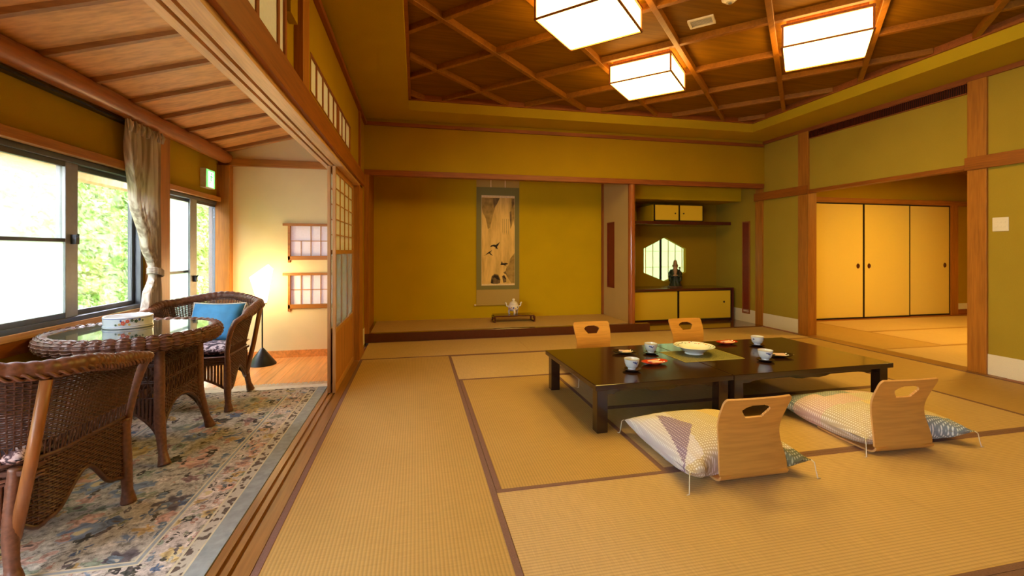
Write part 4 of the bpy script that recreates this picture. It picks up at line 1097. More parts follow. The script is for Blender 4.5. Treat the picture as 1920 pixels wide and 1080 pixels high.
m = MB().lathe([(0.3855, 0.7115), (0.3915, 0.7115), (0.3915, 0.7205), (0.3855, 0.7205)], 96, cap=False)
plain('glass_edge', (0.05, 0.30, 0.14), 0.1); m.build('glass_edge', 'glass_edge', wt, smooth=True)
hb = 0.235
def TP(face):
    d = [(0, -1), (1, 0), (0, 1), (-1, 0)][face]; tgt = (-d[1], d[0])
    def f(u, z):
        q = (2*u-1)*hb; bow = 0.015*(1-(2*u-1)**2); fl_ = 0.03*max(0, (0.30-z)/0.3)
        return Vector((d[0]*(hb+fl_)+tgt[0]*q, d[1]*(hb+fl_)+tgt[1]*q, z)), Vector((d[0], d[1], 0))
    return f
def tarch(u): return 0.15+0.16*max(0, 1-(2*u-1)**2)**0.8
for face in range(4):
    f = TP(face); m = MB()
    for i in range(25):
        u = i/24; fat = (face in (0, 2))
        m.tube([f(u, tarch(u))[0], f(u, 0.36)[0]], 0.0085 if fat else 0.004, 6, cap=False)
        m.tube([f(u, 0.36)[0], f(u, 0.66)[0]], 0.0038, 4, cap=False)
    for zz in (0.345, 0.36, 0.445, 0.455, 0.54, 0.55): m.tube([f(k/24, zz)[0]+f(0, 0)[1]*0.003*(-1)**k for k in range(25)], 0.0045, 4)
    for i in range(0, 24, 3):
        for (a, b_) in ((0.36, 0.45), (0.45, 0.55)):
            m.tube([f(i/24, a)[0], f((i+3)/24, b_)[0]], 0.003, 4, cap=False); m.tube([f((i+3)/24, a)[0], f(i/24, b_)[0]], 0.003, 4, cap=False)
    weave(m, f, 24, [0.16+0.0105*k for k in range(19)], 0.005, 0.004, keep=lambda u, v: v > tarch(u))
    weave(m, f, 24, [0.56+0.0105*k for k in range(10)], 0.005, 0.004)
    m.tube([f(k/30, tarch(k/30))[0] for k in range(31)], 0.010, 6)
    m.build('woven_side', 'wicker', wt, smooth='all')
for sx in (1, -1):
    for sy_ in (1, -1):
        m = MB(); pts = []; rr = []
        for k in range(60):
            f_ = k/59; z = 0.66*(1-f_); spl = max(0, f_-0.55)**1.5*0.16
            pts.append((sx*(hb+spl), sy_*(hb+spl), z)); rr.append(interp([(0, 0.024), (0.7, 0.026), (0.9, 0.021), (0.955, 0.026), (1, 0.032)], f_)+0.0012*(k % 2))
        m.tube(pts, rr, 12); m.build('leg', 'wicker_rim', wt, smooth='all')

# ashtray dish on it
ad_ = thing('porcelain_dish', 'wide round white porcelain dish painted with red flowers on the glass table', 'dish', (-1.742, 3.20, 0.7305))
ad_.scale = (0.84, 0.84, 1.0)
m = MB().lathe([(0.0, 0.0), (0.143, 0.0), (0.147, 0.004), (0.147, 0.012), (0.143, 0.016), (0.146, 0.066), (0.143, 0.070), (0.136, 0.068), (0.134, 0.014), (0, 0.012)], 64); m.build('bowl', 'porcelain', ad_, smooth=True)
def decal(m, ang, z, rad, sz, n=5, mi=0, R_=0.1475):
    for k in range(n):
        a = 2*PI*k/n; cu, cz_ = sz*math.cos(a)*0.6, sz*math.sin(a)*0.6; vs = []
        for q in range(7):
            b_ = 2*PI*q/7; th = ang+(cu+sz*0.5*math.cos(b_))/R_; vs.append((R_*math.cos(th), R_*math.sin(th), z+cz_+sz*0.5*math.sin(b_)))
        m.add(vs, [tuple(range(7))], mi)
m = MB(); base = math.atan2(-3.2, 1.77)   # direction towards the camera
for k, (da, dz, s_, mi) in enumerate(((-0.22, 0.036, 0.013, 0), (-0.05, 0.046, 0.011, 0), (-0.36, 0.030, 0.007, 3), (0.12, 0.050, 0.009, 1), (0.28, 0.044, 0.010, 1), (-0.5, 0.026, 0.006, 1), (0.42, 0.052, 0.008, 2), (0.02, 0.026, 0.007, 3), (-0.30, 0.050, 0.006, 2), (0.55, 0.045, 0.006, 1))):
    decal(m, base+da, dz, 0, s_, 5, mi)
m.build('painted_flowers', ['flower_red', 'leaf_dark', 'cobalt', 'flower_gold'], ad_)
m = MB().lathe([(0.1466, 0.0595), (0.1472, 0.061), (0.1466, 0.0625)], 64, cap=False).lathe([(0.1474, 0.013), (0.148, 0.014), (0.1474, 0.015)], 64, cap=False); m.build('painted_band', 'cobalt', ad_)

# floor lamp
fp = thing('floor_lamp', 'slim floor lamp with faceted glowing paper shade and black cone base', 'floor lamp', (-1.592, 5.17, -0.004))
MB().lathe([(0.0, 0.0), (0.135, 0.0), (0.135, 0.008), (0.020, 0.165), (0.009, 0.175), (0, 0.175)], 48).build('base', 'black_metal', fp, smooth=True)
MB().tube([(0, 0, 0.17), (0, 0, 0.645)], 0.0075, 12).build('pole', 'black_metal', fp, smooth=True)
MB().lathe([(0, 0.640), (0.042, 0.640), (0.042, 0.652), (0, 0.652)], 24).build('shade_holder', 'black_metal', fp, smooth=True)
m = MB()
lo = [(-0.036, -0.03), (0.030, -0.036), (0.040, 0.01), (0.0, 0.036), (-0.036, 0.015)]
hi = [(-0.105, -0.055, 0.925), (0.045, -0.09, 0.99), (0.105, 0.0, 1.010), (0.035, 0.07, 1.055), (-0.08, 0.05, 0.96)]
vs = [(a, b_, 0.652) for a, b_ in lo]+[p for p in hi]
m.add(vs, [(i, (i+1) % 5, 5+(i+1) % 5, 5+i) for i in range(5)]+[(4, 3, 2, 1, 0)]); m.add([hi[0], hi[1], hi[2], hi[3], hi[4]], [(0, 1, 3, 4), (1, 2, 3)])
m.build('lamp_shade', 'floor_lamp_glow', fp)
m = MB(); m.tube([(-0.10, 0.05, 0.006), (-0.16, 0.09, 0.03), (-0.20, 0.14, 0.02), (-0.19, 0.20, 0.004), (-0.22, 0.24, 0.004)], 0.003, 6); m.build('power_cord', 'black_plastic', fp, smooth=True)

# curtain
ct = thing('curtain', 'beige pleated curtain tied back between window and glass door', 'curtain', (-2.045, 4.04, 0.0))
ZK = [(0.60, (3.97, 0.13)), (0.85, (4.00, 0.095)), (1.0, (4.035, 0.048)), (1.06, (4.035, 0.050)), (1.25, (3.98, 0.10)), (1.6, (3.90, 0.165)), (1.95, (3.875, 0.20)), (2.06, (3.875, 0.21)), (2.14, (3.88, 0.225))]
def czf(z, i): return interp([(k, v[i]) for k, v in ZK], z)
def cfn(u, v):
    z = 0.60+1.54*v; c, h = czf(z, 0), czf(z, 1)
    tight = 1 if z > 2.05 else 0.6+0.4*min(1, abs(z-1.02)*2.2)
    a = u*2*PI*6.5+0.8*math.sin(z*1.3+u*3)
    amp = 0.010+0.024*tight*(0.75+0.25*math.sin(u*9+1))*(1.0 if z < 1.98 else max(0.35, 1-(z-1.98)*4))
    x = amp*math.sin(a)+0.25*amp*math.sin(2*a+1.0)
    y = (2*u-1)*h+0.010*math.sin(a+1.3)*tight
    return (x+0.03, c-4.04+y, z)
m = MB().grid(cfn, 180, 70)
m.build('drape', 'curtain', ct, smooth='all')
m = MB()
for k in range(9):
    u = (k+0.5)/9; p = cfn(u, 0.985); m.tube([(p[0]+0.012, p[1], 2.055), (p[0]+0.020, p[1]+0.006, 2.10), (p[0]+0.010, p[1], 2.14)], [0.010, 0.012, 0.006], 8)
m.build('header_tape', 'curtain', ct, smooth='all')
m = MB(); rg_ = []
for k in range(28):
    a = 2*PI*k/28; rg_.append((0.03+0.045*math.cos(a), -0.002+0.060*math.sin(a), 1.03-0.018*math.sin(a)))
for dz in (-0.018, -0.006, 0.006, 0.018): m.tube([(p[0], p[1], p[2]+dz) for p in rg_], 0.0085, 6, closed=True)
m.build('tie_back', 'curtain', ct, smooth='all')

# ================================================================== ALCOVE OBJECTS
# scroll
sc = thing('hanging_scroll', 'tall hanging ink scroll of a waterfall with flying birds in the display alcove', 'scroll', (1.297, 7.088, 0.0))
MB().box(-0.352, 0.352, -0.003, 0.0, 0.335, 2.60).build('backing', 'scroll_beige', sc)
MB().box(-0.350, 0.350, -0.006, -0.003, 0.572, 2.222).build('mount_cloth', 'scroll_green', sc)
MB().box(-0.272, 0.275, -0.0075, -0.006, 0.638, 2.09).build('silk_border', 'scroll_white', sc)
pn = MB().box(-0.268, 0.271, -0.009, -0.0075, 0.665, 2.055).build('painting', 'painting', sc)
for xx in (-0.1175, 0.1175): MB().box(xx-.0075, xx+.0075, -0.006, -0.003, 2.222, 2.6).build('ribbon', 'scroll_white', sc)
rod = MB().tube([(-0.36, -0.012, 0.33), (0.36, -0.012, 0.33)], 0.011, 12).build('bottom_rod', 'scroll_beige', sc, smooth=True)
for xx in (-0.3725, 0.3725): MB().tube([(xx-.0125, -0.012, 0.33), (xx+.0125, -0.012, 0.33)], 0.014, 12).build('rod_knob', 'ivory', rod, smooth=True)
def pp(m, pts, y, mi=0):   # px coords in the 576x1080 crop of the scroll -> local
    n = len(pts); P = [(-0.268+(p[0]-158)/(382-158)*0.539, 0.665+(765-p[1])/(765-190)*1.39) for p in pts]
    m.add([(a, y, b_) for a, b_ in P]+[(a, y+0.0008, b_) for a, b_ in P], [tuple(range(n)), tuple(range(2*n-1, n-1, -1))]+[(i, (i+1) % n, n+(i+1) % n, n+i) for i in range(n)], mi)
m = MB()
pp(m, [(158, 192), (275, 192), (255, 240), (235, 300), (215, 390), (200, 400), (185, 330), (165, 290), (158, 250)], -0.0100, 0)
pp(m, [(235, 192), (280, 192), (262, 232), (240, 262)], -0.0105, 1)
pp(m, [(158, 192), (235, 195), (246, 240), (225, 290), (185, 310), (160, 270)], -0.0104, 0)
pp(m, [(360, 192), (382, 192), (382, 380), (372, 330), (365, 370), (352, 400), (350, 300), (356, 240)], -0.0100, 0)
pp(m, [(349, 285), (360, 275), (362, 330), (354, 372), (349, 340)], -0.0105, 1)
pp(m, [(364, 200), (380, 196), (380, 232), (364, 262)], -0.0104, 1)
pp(m, [(382, 560), (382, 762), (360, 762), (335, 725), (315, 690), (330, 650), (345, 640), (350, 600)], -0.0100, 0)
pp(m, [(305, 690), (320, 680), (330, 705), (315, 700)], -0.0105, 1)
for poly in ([(218, 760), (225, 715), (245, 698), (270, 705), (285, 735), (283, 760), (265, 765), (235, 765)], [(296, 715), (310, 705), (325, 730), (325, 755), (305, 758)]): pp(m, poly, -0.0104, 1)
for poly in ([(230, 725), (245, 705), (268, 712), (280, 740), (262, 735), (245, 722)], [(220, 760), (228, 730), (235, 745), (235, 762)], [(300, 718), (312, 712), (322, 735), (310, 728)]): pp(m, poly, -0.0108, 2)
pp(m, [(215, 520), (222, 508), (240, 503), (255, 505), (282, 484), (270, 508), (262, 518), (268, 535), (258, 528), (254, 535), (250, 520), (235, 515)], -0.0108, 2)
pp(m, [(168, 580), (185, 570), (200, 556), (228, 540), (215, 558), (235, 578), (220, 572), (208, 562), (190, 570)], -0.0108, 2)
pp(m, [(285, 640), (295, 612), (300, 628), (325, 626), (338, 632), (318, 640), (330, 650), (308, 640)], -0.0108, 2)
for q in (300, 312, 325, 338): pp(m, [(q, 330), (q+2, 330), (q+3, 440), (q, 420)], -0.0102, 0)
m.build('ink_strokes', ['ink_pale', 'ink_mid', 'ink'], pn)

# stand and incense burner
st = thing('display_stand', 'small dark wooden stand on the raised alcove floor', 'stand', (1.46, 6.68, 0.12))
MB().box(-0.305, 0.305, -0.13, 0.13, 0.085, 0.105).build('top', 'lacquer_red', st, bevel=0.003)
for sx in (-1, 1):
    m = MB()
    m.box(sx*0.305-0.012, sx*0.305+0.012, -0.125, -0.095, 0, 0.086); m.box(sx*0.305-0.012, sx*0.305+0.012, 0.095, 0.125, 0, 0.086)
    m.box(sx*0.305-0.012, sx*0.305+0.012, -0.125, 0.125, 0, 0.018); m.box(sx*0.305-0.012, sx*0.305+0.012, -0.125, 0.125, 0.070, 0.086)
    m.box(sx*0.305-0.03, sx*0.305+0.012, -0.128, -0.118, 0.055, 0.086)
    m.build('end_leg', 'lacquer_red', st, bevel=0.002)
ib = thing('incense_burner', 'white porcelain incense burner with handles and lid on the dark stand', 'incense burner', (1.46, 6.66, 0.228))
MB().lathe([(0.0, 0.05), (0.05, 0.052), (0.078, 0.075), (0.088, 0.11), (0.078, 0.145), (0.066, 0.150), (0.07, 0.160), (0.0, 0.160)], 32).build('bowl', 'porcelain_warm', ib, smooth=True)
MB().lathe([(0.0, 0.158), (0.064, 0.160), (0.060, 0.178), (0.035, 0.196), (0.018, 0.200), (0.016, 0.210), (0.024, 0.222), (0.016, 0.238), (0.0, 0.242)], 24).build('lid', 'porcelain_warm', ib, smooth=True)
for sx in (-1, 1):
    MB().tube([(sx*0.078, 0, 0.12), (sx*0.108, 0, 0.13), (sx*0.112, 0, 0.165), (sx*0.128, 0, 0.182)], [0.012, 0.011, 0.010, 0.013], 8).build('handle', 'porcelain_warm', ib, smooth='all')
for a in (-PI/2, PI/6, 5*PI/6):
    MB().tube([(0.055*math.cos(a), 0.055*math.sin(a), 0.08), (0.078*math.cos(a), 0.078*math.sin(a), 0.04), (0.066*math.cos(a), 0.066*math.sin(a), 0.0)], [0.022, 0.015, 0.014], 8).build('leg', 'porcelain_warm', ib, smooth='all')
m = MB()
for k, (da, dz, s_, mi) in enumerate(((0, 0.105, 0.012, 0), (-0.35, 0.11, 0.010, 1), (0.35, 0.10, 0.010, 1), (0.7, 0.115, 0.009, 0), (-0.7, 0.1, 0.009, 2))): decal(m, -PI/2-0.2+da, dz, 0, s_, 5, mi, R_=0.0905)
m.build('painted_flowers', ['cobalt', 'flower_gold', 'flower_red'], ib)

# figurine
fg = thing('figurine', 'robed old man figurine with tall head and long beard by the hexagonal window', 'figurine', (4.41, 6.98, 0.568), math.radians(-30))
m = MB()
prof = [(0.0, 0.012), (0.105, 0.012), (0.110, 0.03), (0.098, 0.07), (0.090, 0.13), (0.098, 0.18), (0.092, 0.23), (0.082, 0.27), (0.060, 0.305), (0.030, 0.325), (0, 0.33)]
def robe(u, v):
    k = v*(len(prof)-1); i_ = min(int(k), len(prof)-2); t_ = k-i_; r = prof[i_][0]*(1-t_)+prof[i_+1][0]*t_; z = prof[i_][1]*(1-t_)+prof[i_+1][1]*t_
    a = 2*PI*u; r *= 1+0.06*math.sin(a*7+z*14)*(1 if z < 0.26 else 0.3)+0.04*math.sin(a*3+z*30)
    return (r*math.cos(a), r*0.82*math.sin(a), z)
m.grid(robe, 48, 30, cu=True)
m.v = [(p[0]*0.88, p[1]*0.9, p[2]) for p in m.v]
for sx in (-1, 1):
    m.tube([(sx*0.050, 0.0, 0.295), (sx*0.082, -0.015, 0.235), (sx*0.078, -0.06, 0.190), (sx*0.030, -0.092, 0.205)], [0.028, 0.034, 0.036, 0.026], 10)
    m.tube([(sx*0.088, -0.050, 0.190), (sx*0.078, -0.066, 0.12), (sx*0.06, -0.070, 0.085)], [0.028, 0.026, 0.008], 8)
m.build('robe', 'figure_green', fg, smooth='all')
m = MB()
def head(u, v):
    th = PI*v; a = 2*PI*u; z = -math.cos(th); r = math.sin(th)*(0.040 if z < 0 else 0.038)
    zz = 0.375+z*(0.048 if z < 0 else 0.100)
    x = r*math.cos(a); y = r*1.02*math.sin(a)-0.012
    return (x, y, zz)
m.grid(head, 24, 20, cu=True)
m.blob((0, -0.056, 0.372), (0.008, 0.011, 0.013)); m.blob((-0.043, -0.012, 0.372), (0.007, 0.010, 0.020)); m.blob((0.043, -0.012, 0.372), (0.007, 0.010, 0.020))
m.blob((-0.016, -0.047, 0.392), (0.011, 0.006, 0.004)); m.blob((0.016, -0.047, 0.392), (0.011, 0.006, 0.004))
m.tube([(0, -0.01, 0.30), (0, -0.01, 0.35)], 0.030, 10)
m.build('head', 'figure_skin', fg, smooth='all')
for sx in (-1, 1): MB().blob((sx*0.015, -0.050, 0.381), (0.006, 0.004, 0.0035)).build('eye', 'ink', fg)
MB().blob((0, -0.052, 0.346), (0.010, 0.004, 0.003)).build('mouth', 'ink', fg)
def beard(u, v):
    a = PI*(u-0.5); w_ = 0.034*(1-v)**0.6+0.006; return (w_*math.sin(a), -0.048-0.018*math.cos(a)*(1-v*0.3)-0.030*v*(1-0.4*v)+0.002*math.sin(u*30), 0.355-0.165*v)
m = MB().grid(beard, 16, 14); m.build('beard', 'figure_skin', fg, smooth='all')
m = MB(); m.tube([(0.085, -0.075, 0.012), (0.080, -0.08, 0.20), (0.072, -0.075, 0.33)], 0.006, 8)
for k in range(4): m.blob((0.072+0.010*math.cos(k*1.6), -0.075, 0.335+0.010*math.sin(k*1.6)), (0.010, 0.010, 0.010))
m.build('staff', 'figure_brown', fg, smooth='all')
m = MB()
for sx in (-1, 1):
    hb_ = Vector((sx*0.022, -0.100, 0.207)); m.blob(hb_, (0.016, 0.012, 0.014))
    for k in range(4): m.tube([hb_+Vector((-sx*0.004, -0.004, 0.008-k*0.006)), hb_+Vector((-sx*0.020, -0.010, 0.007-k*0.006)), hb_+Vector((-sx*(0.026+0.002*(k % 2)), -0.004, 0.004-k*0.006))], [0.0036, 0.0034, 0.0028], 6)
    m.tube([hb_+Vector((0, -0.004, 0.012)), hb_+Vector((-sx*0.010, -0.010, 0.019))], [0.0042, 0.003], 6)
m.build('hands', 'figure_skin', fg, smooth='all')
MB().lathe([(0, 0), (0.118, 0), (0.122, 0.012), (0.110, 0.020), (0, 0.020)], 32).build('base', 'figure_brown', fg, smooth=True)

# ================================================================== LOW TABLES
TA = math.radians(1.4)
TO = Vector((1.135, 2.695, 0.0))
def tpt(u, v): return Vector((TO.x+u*math.cos(TA)-v*math.sin(TA), TO.y+u*math.sin(TA)+v*math.cos(TA), 0))
def low_table(label, u0, u1):
    c = tpt((u0+u1)/2, 0.535); t = thing('low_table', label, 'table', (c.x, c.y, 0.002), TA, 'black lacquer low tables set end to end')
    hx, hy = (u1-u0)/2-0.001, 0.53
    MB().box(-hx, hx, -hy, hy, 0.288, 0.325).build('tabletop', 'table_lacquer', t, bevel=0.004)
    a = MB()
    for sx in (-1, 1): a.box(sx*(hx-0.075)-0.012, sx*(hx-0.075)+0.012, -hy+0.09, hy-0.09, 0.245, 0.288)
    for sy in (-1, 1):
        y = sy*(hy-0.075); n_ = 40; pl = [(-hx+0.1, 0.288), (hx-0.1, 0.288)]
        L_ = hx-0.1; prof_ = [(1.0, 0.242), (0.86, 0.242), (0.82, 0.252), (0.72, 0.258), (0.30, 0.258), (0.22, 0.246), (0.12, 0.240), (0, 0.246)]
        low = [(L_*p, z) for p, z in prof_]+[(-L_*p, z) for p, z in prof_[::-1][1:]]
        a.prism([(-L_, 0.288), (L_, 0.288)]+low, 'y', y-0.012, y+0.012)
    a.build('apron', 'table_lacquer', t)
    for sx in (-1, 1):
        for sy in (-1, 1):
            MB().box(sx*(hx-0.06)-0.038, sx*(hx-0.06)+0.038, sy*(hy-0.065)-0.038, sy*(hy-0.065)+0.038, 0.0, 0.288).build('leg', 'table_lacquer', t, bevel=0.004)
low_table('left of the two black lacquer low tables, the shorter one', 0.0, 1.045)
low_table('right of the two black lacquer low tables, the longer one', 1.049, 2.50)
TZ = 0.327

# placemat, bowl
pm = tpt(1.17, 0.60)
o = MB().box(-0.27, 0.27, -0.18, 0.18, 0, 0.002).box(-0.272, 0.272, -0.182, -0.176, 0, 0.0024, 1).box(-0.272, 0.272, 0.176, 0.182, 0, 0.0024, 1).box(-0.272, -0.266, -0.18, 0.18, 0, 0.0024, 1).box(0.266, 0.272, -0.18, 0.18, 0, 0.0024, 1)
plain('brocade', (0.17, 0.155, 0.045), 0.6, var=0.6, scale=140); plain('brocade_edge', (0.42, 0.34, 0.08), 0.5)
o = o.build('placemat', ['brocade', 'brocade_edge'], loc=(2.325, 3.30, TZ), rz=TA); tag(o, 'olive gold brocade placemat under the big bowl', 'placemat')
bw = thing('footed_bowl', 'large white porcelain bowl with painted rim on the brocade placemat', 'bowl', (2.30, 3.36, TZ+0.0025))
MB().lathe([(0.0, 0.0), (0.072, 0.0), (0.076, 0.003), (0.070, 0.014), (0.095, 0.028), (0.120, 0.050), (0.163, 0.066), (0.166, 0.069), (0.162, 0.071), (0.118, 0.057), (0.088, 0.036), (0, 0.030)], 64).build('dish', 'porcelain', bw, smooth=True)
m = MB()
for k in range(46):
    a = 2*PI*k/46+random.uniform(-.05, .05); rad = random.uniform(0.126, 0.156); s_ = random.uniform(0.004, 0.009); z = 0.0565+(rad-0.118)/(0.162-0.118)*0.0145+0.0012; n_ = 6
    m.add([(rad*math.cos(a)+s_*math.cos(q*PI/3), rad*math.sin(a)+s_*0.8*math.sin(q*PI/3), z+0.33*(s_*math.cos(q*PI/3-a))) for q in range(6)], [tuple(range(6))], random.choice((0, 0, 1, 1, 2, 3)))
m.build('painted_rim', ['cobalt', 'leaf_dark', 'flower_red', 'flower_gold'], bw)

# cups with saucers
def cup(name_lbl, x, y, rz, first=None):
    if first is None:
        t = thing('tea_cup', name_lbl, 'cup', (x, y, TZ+0.012), rz, 'white tea cups on black saucers')
        MB().lathe([(0.0, 0.0), (0.022, 0.0), (0.024, 0.003), (0.023, 0.009), (0.036, 0.022), (0.043, 0.045), (0.0465, 0.072), (0.045, 0.073), (0.0415, 0.047), (0.034, 0.026), (0.0, 0.018)], 40).build('body', 'porcelain', t, smooth=True)
        m = MB()
        for k, (da, dz, s_) in enumerate(((0, 0.055, 0.007), (0.2, 0.049, 0.006), (-0.22, 0.058, 0.005), (0.4, 0.056, 0.004), (2.2, 0.055, 0.007), (2.4, 0.049, 0.006), (4.3, 0.052, 0.007))): decal(m, -PI/2-0.2+da, dz, 0, s_, 4, 0, R_=0.0452)
        m.build('painted_sprig', 'cobalt', t)
        m = MB().lathe([(0.0450, 0.0722), (0.0462, 0.0738), (0.0472, 0.0722)], 40, cap=False); m.build('rim_line', 'figure_skin', t, smooth=True)
        MB().lathe([(0.0, 0.040), (0.039, 0.040)], 24).build('tea', 'tea', t)
        s = thing('saucer', 'x', 'saucer', (x, y, TZ), rz, 'black lacquer saucers under the tea cups')
        MB().lathe([(0.0, 0.0), (0.040, 0.0), (0.044, 0.004), (0.060, 0.010), (0.066, 0.016), (0.063, 0.017), (0.044, 0.0115), (0, 0.0115)], 40).build('dish', 'lacquer_black', s, smooth=True)
        return t, s
    t = copy_tree(first[0]); s = copy_tree(first[1])
    t.location = (x, y, TZ+0.012); s.location = (x, y, TZ); t.rotation_euler = (0, 0, rz); t['label'] = name_lbl
    return t, s
cups = [('white tea cup nearest the left front corner of the low tables', 1.535, 2.985, 0.2), ('white tea cup beyond the red sweet plate, before the left far chair', 1.945, 3.44, -0.3),
        ('white tea cup at the back of the right table, before the right far chair', 3.06, 3.52, 0.9), ('white tea cup at the front of the right table beside the dark sweet plate', 2.70, 3.02, -0.1)]
sau = ['black saucer under the cup nearest the left front corner', 'black saucer under the cup before the left far chair', 'black saucer under the cup before the right far chair', 'black saucer under the front cup of the right table']
f0 = None
for (l, x, y, r), sl_ in zip(cups, sau):
    ts = cup(l, x, y, r, f0); ts[1]['label'] = sl_
    if f0 is None: f0 = ts
    ts[0].scale = (1.18, 1.18, 1.04)
# sweet plates
def leafplate(mat_):
    m = MB(); n = 40
    def rr_(a): return 0.088*(abs(math.cos(a))**2.2*1.0+abs(math.sin(a))**2.2*0.70)**0.8+0.012*math.cos(2*a)
    for (s_, z) in (): pass
    rows = [(0.0, 0.004), (0.55, 0.004), (0.85, 0.010), (1.0, 0.018), (0.99, 0.0195), (0.84, 0.0125), (0.5, 0.0065), (0.0, 0.0065)]
    vs = []
    for s_, z in rows:
        for k in range(n):
            a = 2*PI*k/n; r = rr_(a)*s_; vs.append((r*math.cos(a), r*math.sin(a), z+0.004*s_*abs(math.cos(a))))
    fs = []
    for i_ in range(len(rows)-1):
        for k in range(n): k2 = (k+1) % n; fs.append((i_*n+k, i_*n+k2, (i_+1)*n+k2, (i_+1)*n+k))
    m.add(vs, fs); m.lathe([(0, 0), (0.03, 0), (0.033, 0.005), (0, 0.005)], 24); return m
def sweet_plate(label, lbl2, x, y, rz, col, seed):
    rnd = random.Random(seed)
    t = thing('sweet_plate', label, 'plate', (x, y, TZ), rz, 'leaf-shaped plates of wrapped sweets')
    t.scale = (1.12, 1.12, 1.0)
    leafplate(col).build('dish', col, t, smooth='all')
    for k in range(3):
        s = thing('wrapped_sweet', ('beige paper-wrapped sweet in front on ', 'pinkish paper-wrapped sweet in the middle of ', 'beige paper-wrapped sweet at the back of ')[k]+lbl2.split(' on ')[1], 'sweet', (x, y, TZ+0.0085), rz, 'wrapped sweets on the '+lbl2.split(' the ')[1])
        m = MB(); L = 0.042; yy = -0.026+k*0.024; zz = 0.008+0.006*(k == 1); an = rnd.uniform(-0.3, 0.3); cx = rnd.uniform(-0.01, 0.01)
        m.rbox((cx, yy, zz), (L, 0.011, 0.006), an); m.build('body', 'sweet_beige' if k != 1 else 'sweet_pink', s, bevel=0.004)
        d = Vector((math.cos(an), math.sin(an), 0)); q = Vector((-d.y, d.x, 0)); c = Vector((cx, yy, zz))+d*L
        m = MB(); m.add([c, c+d*0.016+q*0.010+Vector((0, 0, 0.006)), c+d*0.018+Vector((0, 0, 0.001)), c+d*0.016-q*0.010+Vector((0, 0, 0.006)), c+d*0.012+Vector((0, 0, 0.009))], [(0, 1, 4), (0, 4, 3), (0, 2, 1), (0, 3, 2), (1, 2, 3, 4)]); m.build('wrapper_twist', 'porcelain_warm', s)
    return t
for lb, lb2, x, y, rz, c, sd_ in (('red leaf-shaped plate of sweets on the left table beside the front cup', 'paper-wrapped sweet on the red plate beside the left front cup', 1.80, 3.13, 0.15, 'red_lacquer', 1),
        ('black leaf-shaped plate of sweets on the left table, nearest the left far chair', 'paper-wrapped sweet on the black plate nearest the left far chair', 1.735, 3.50, -0.2, 'lacquer_black', 2),
        ('red leaf-shaped plate of sweets at the back edge, nearest the right far chair', 'paper-wrapped sweet on the red plate nearest the right far chair', 2.85, 3.66, 0.1, 'red_lacquer', 3),
        ('black leaf-shaped plate of sweets on the right table beside the front cup', 'paper-wrapped sweet on the black plate beside the right front cup', 2.93, 3.12, -0.15, 'lacquer_black', 4)):
    sweet_plate(lb, lb2, x, y, rz, c, sd_)

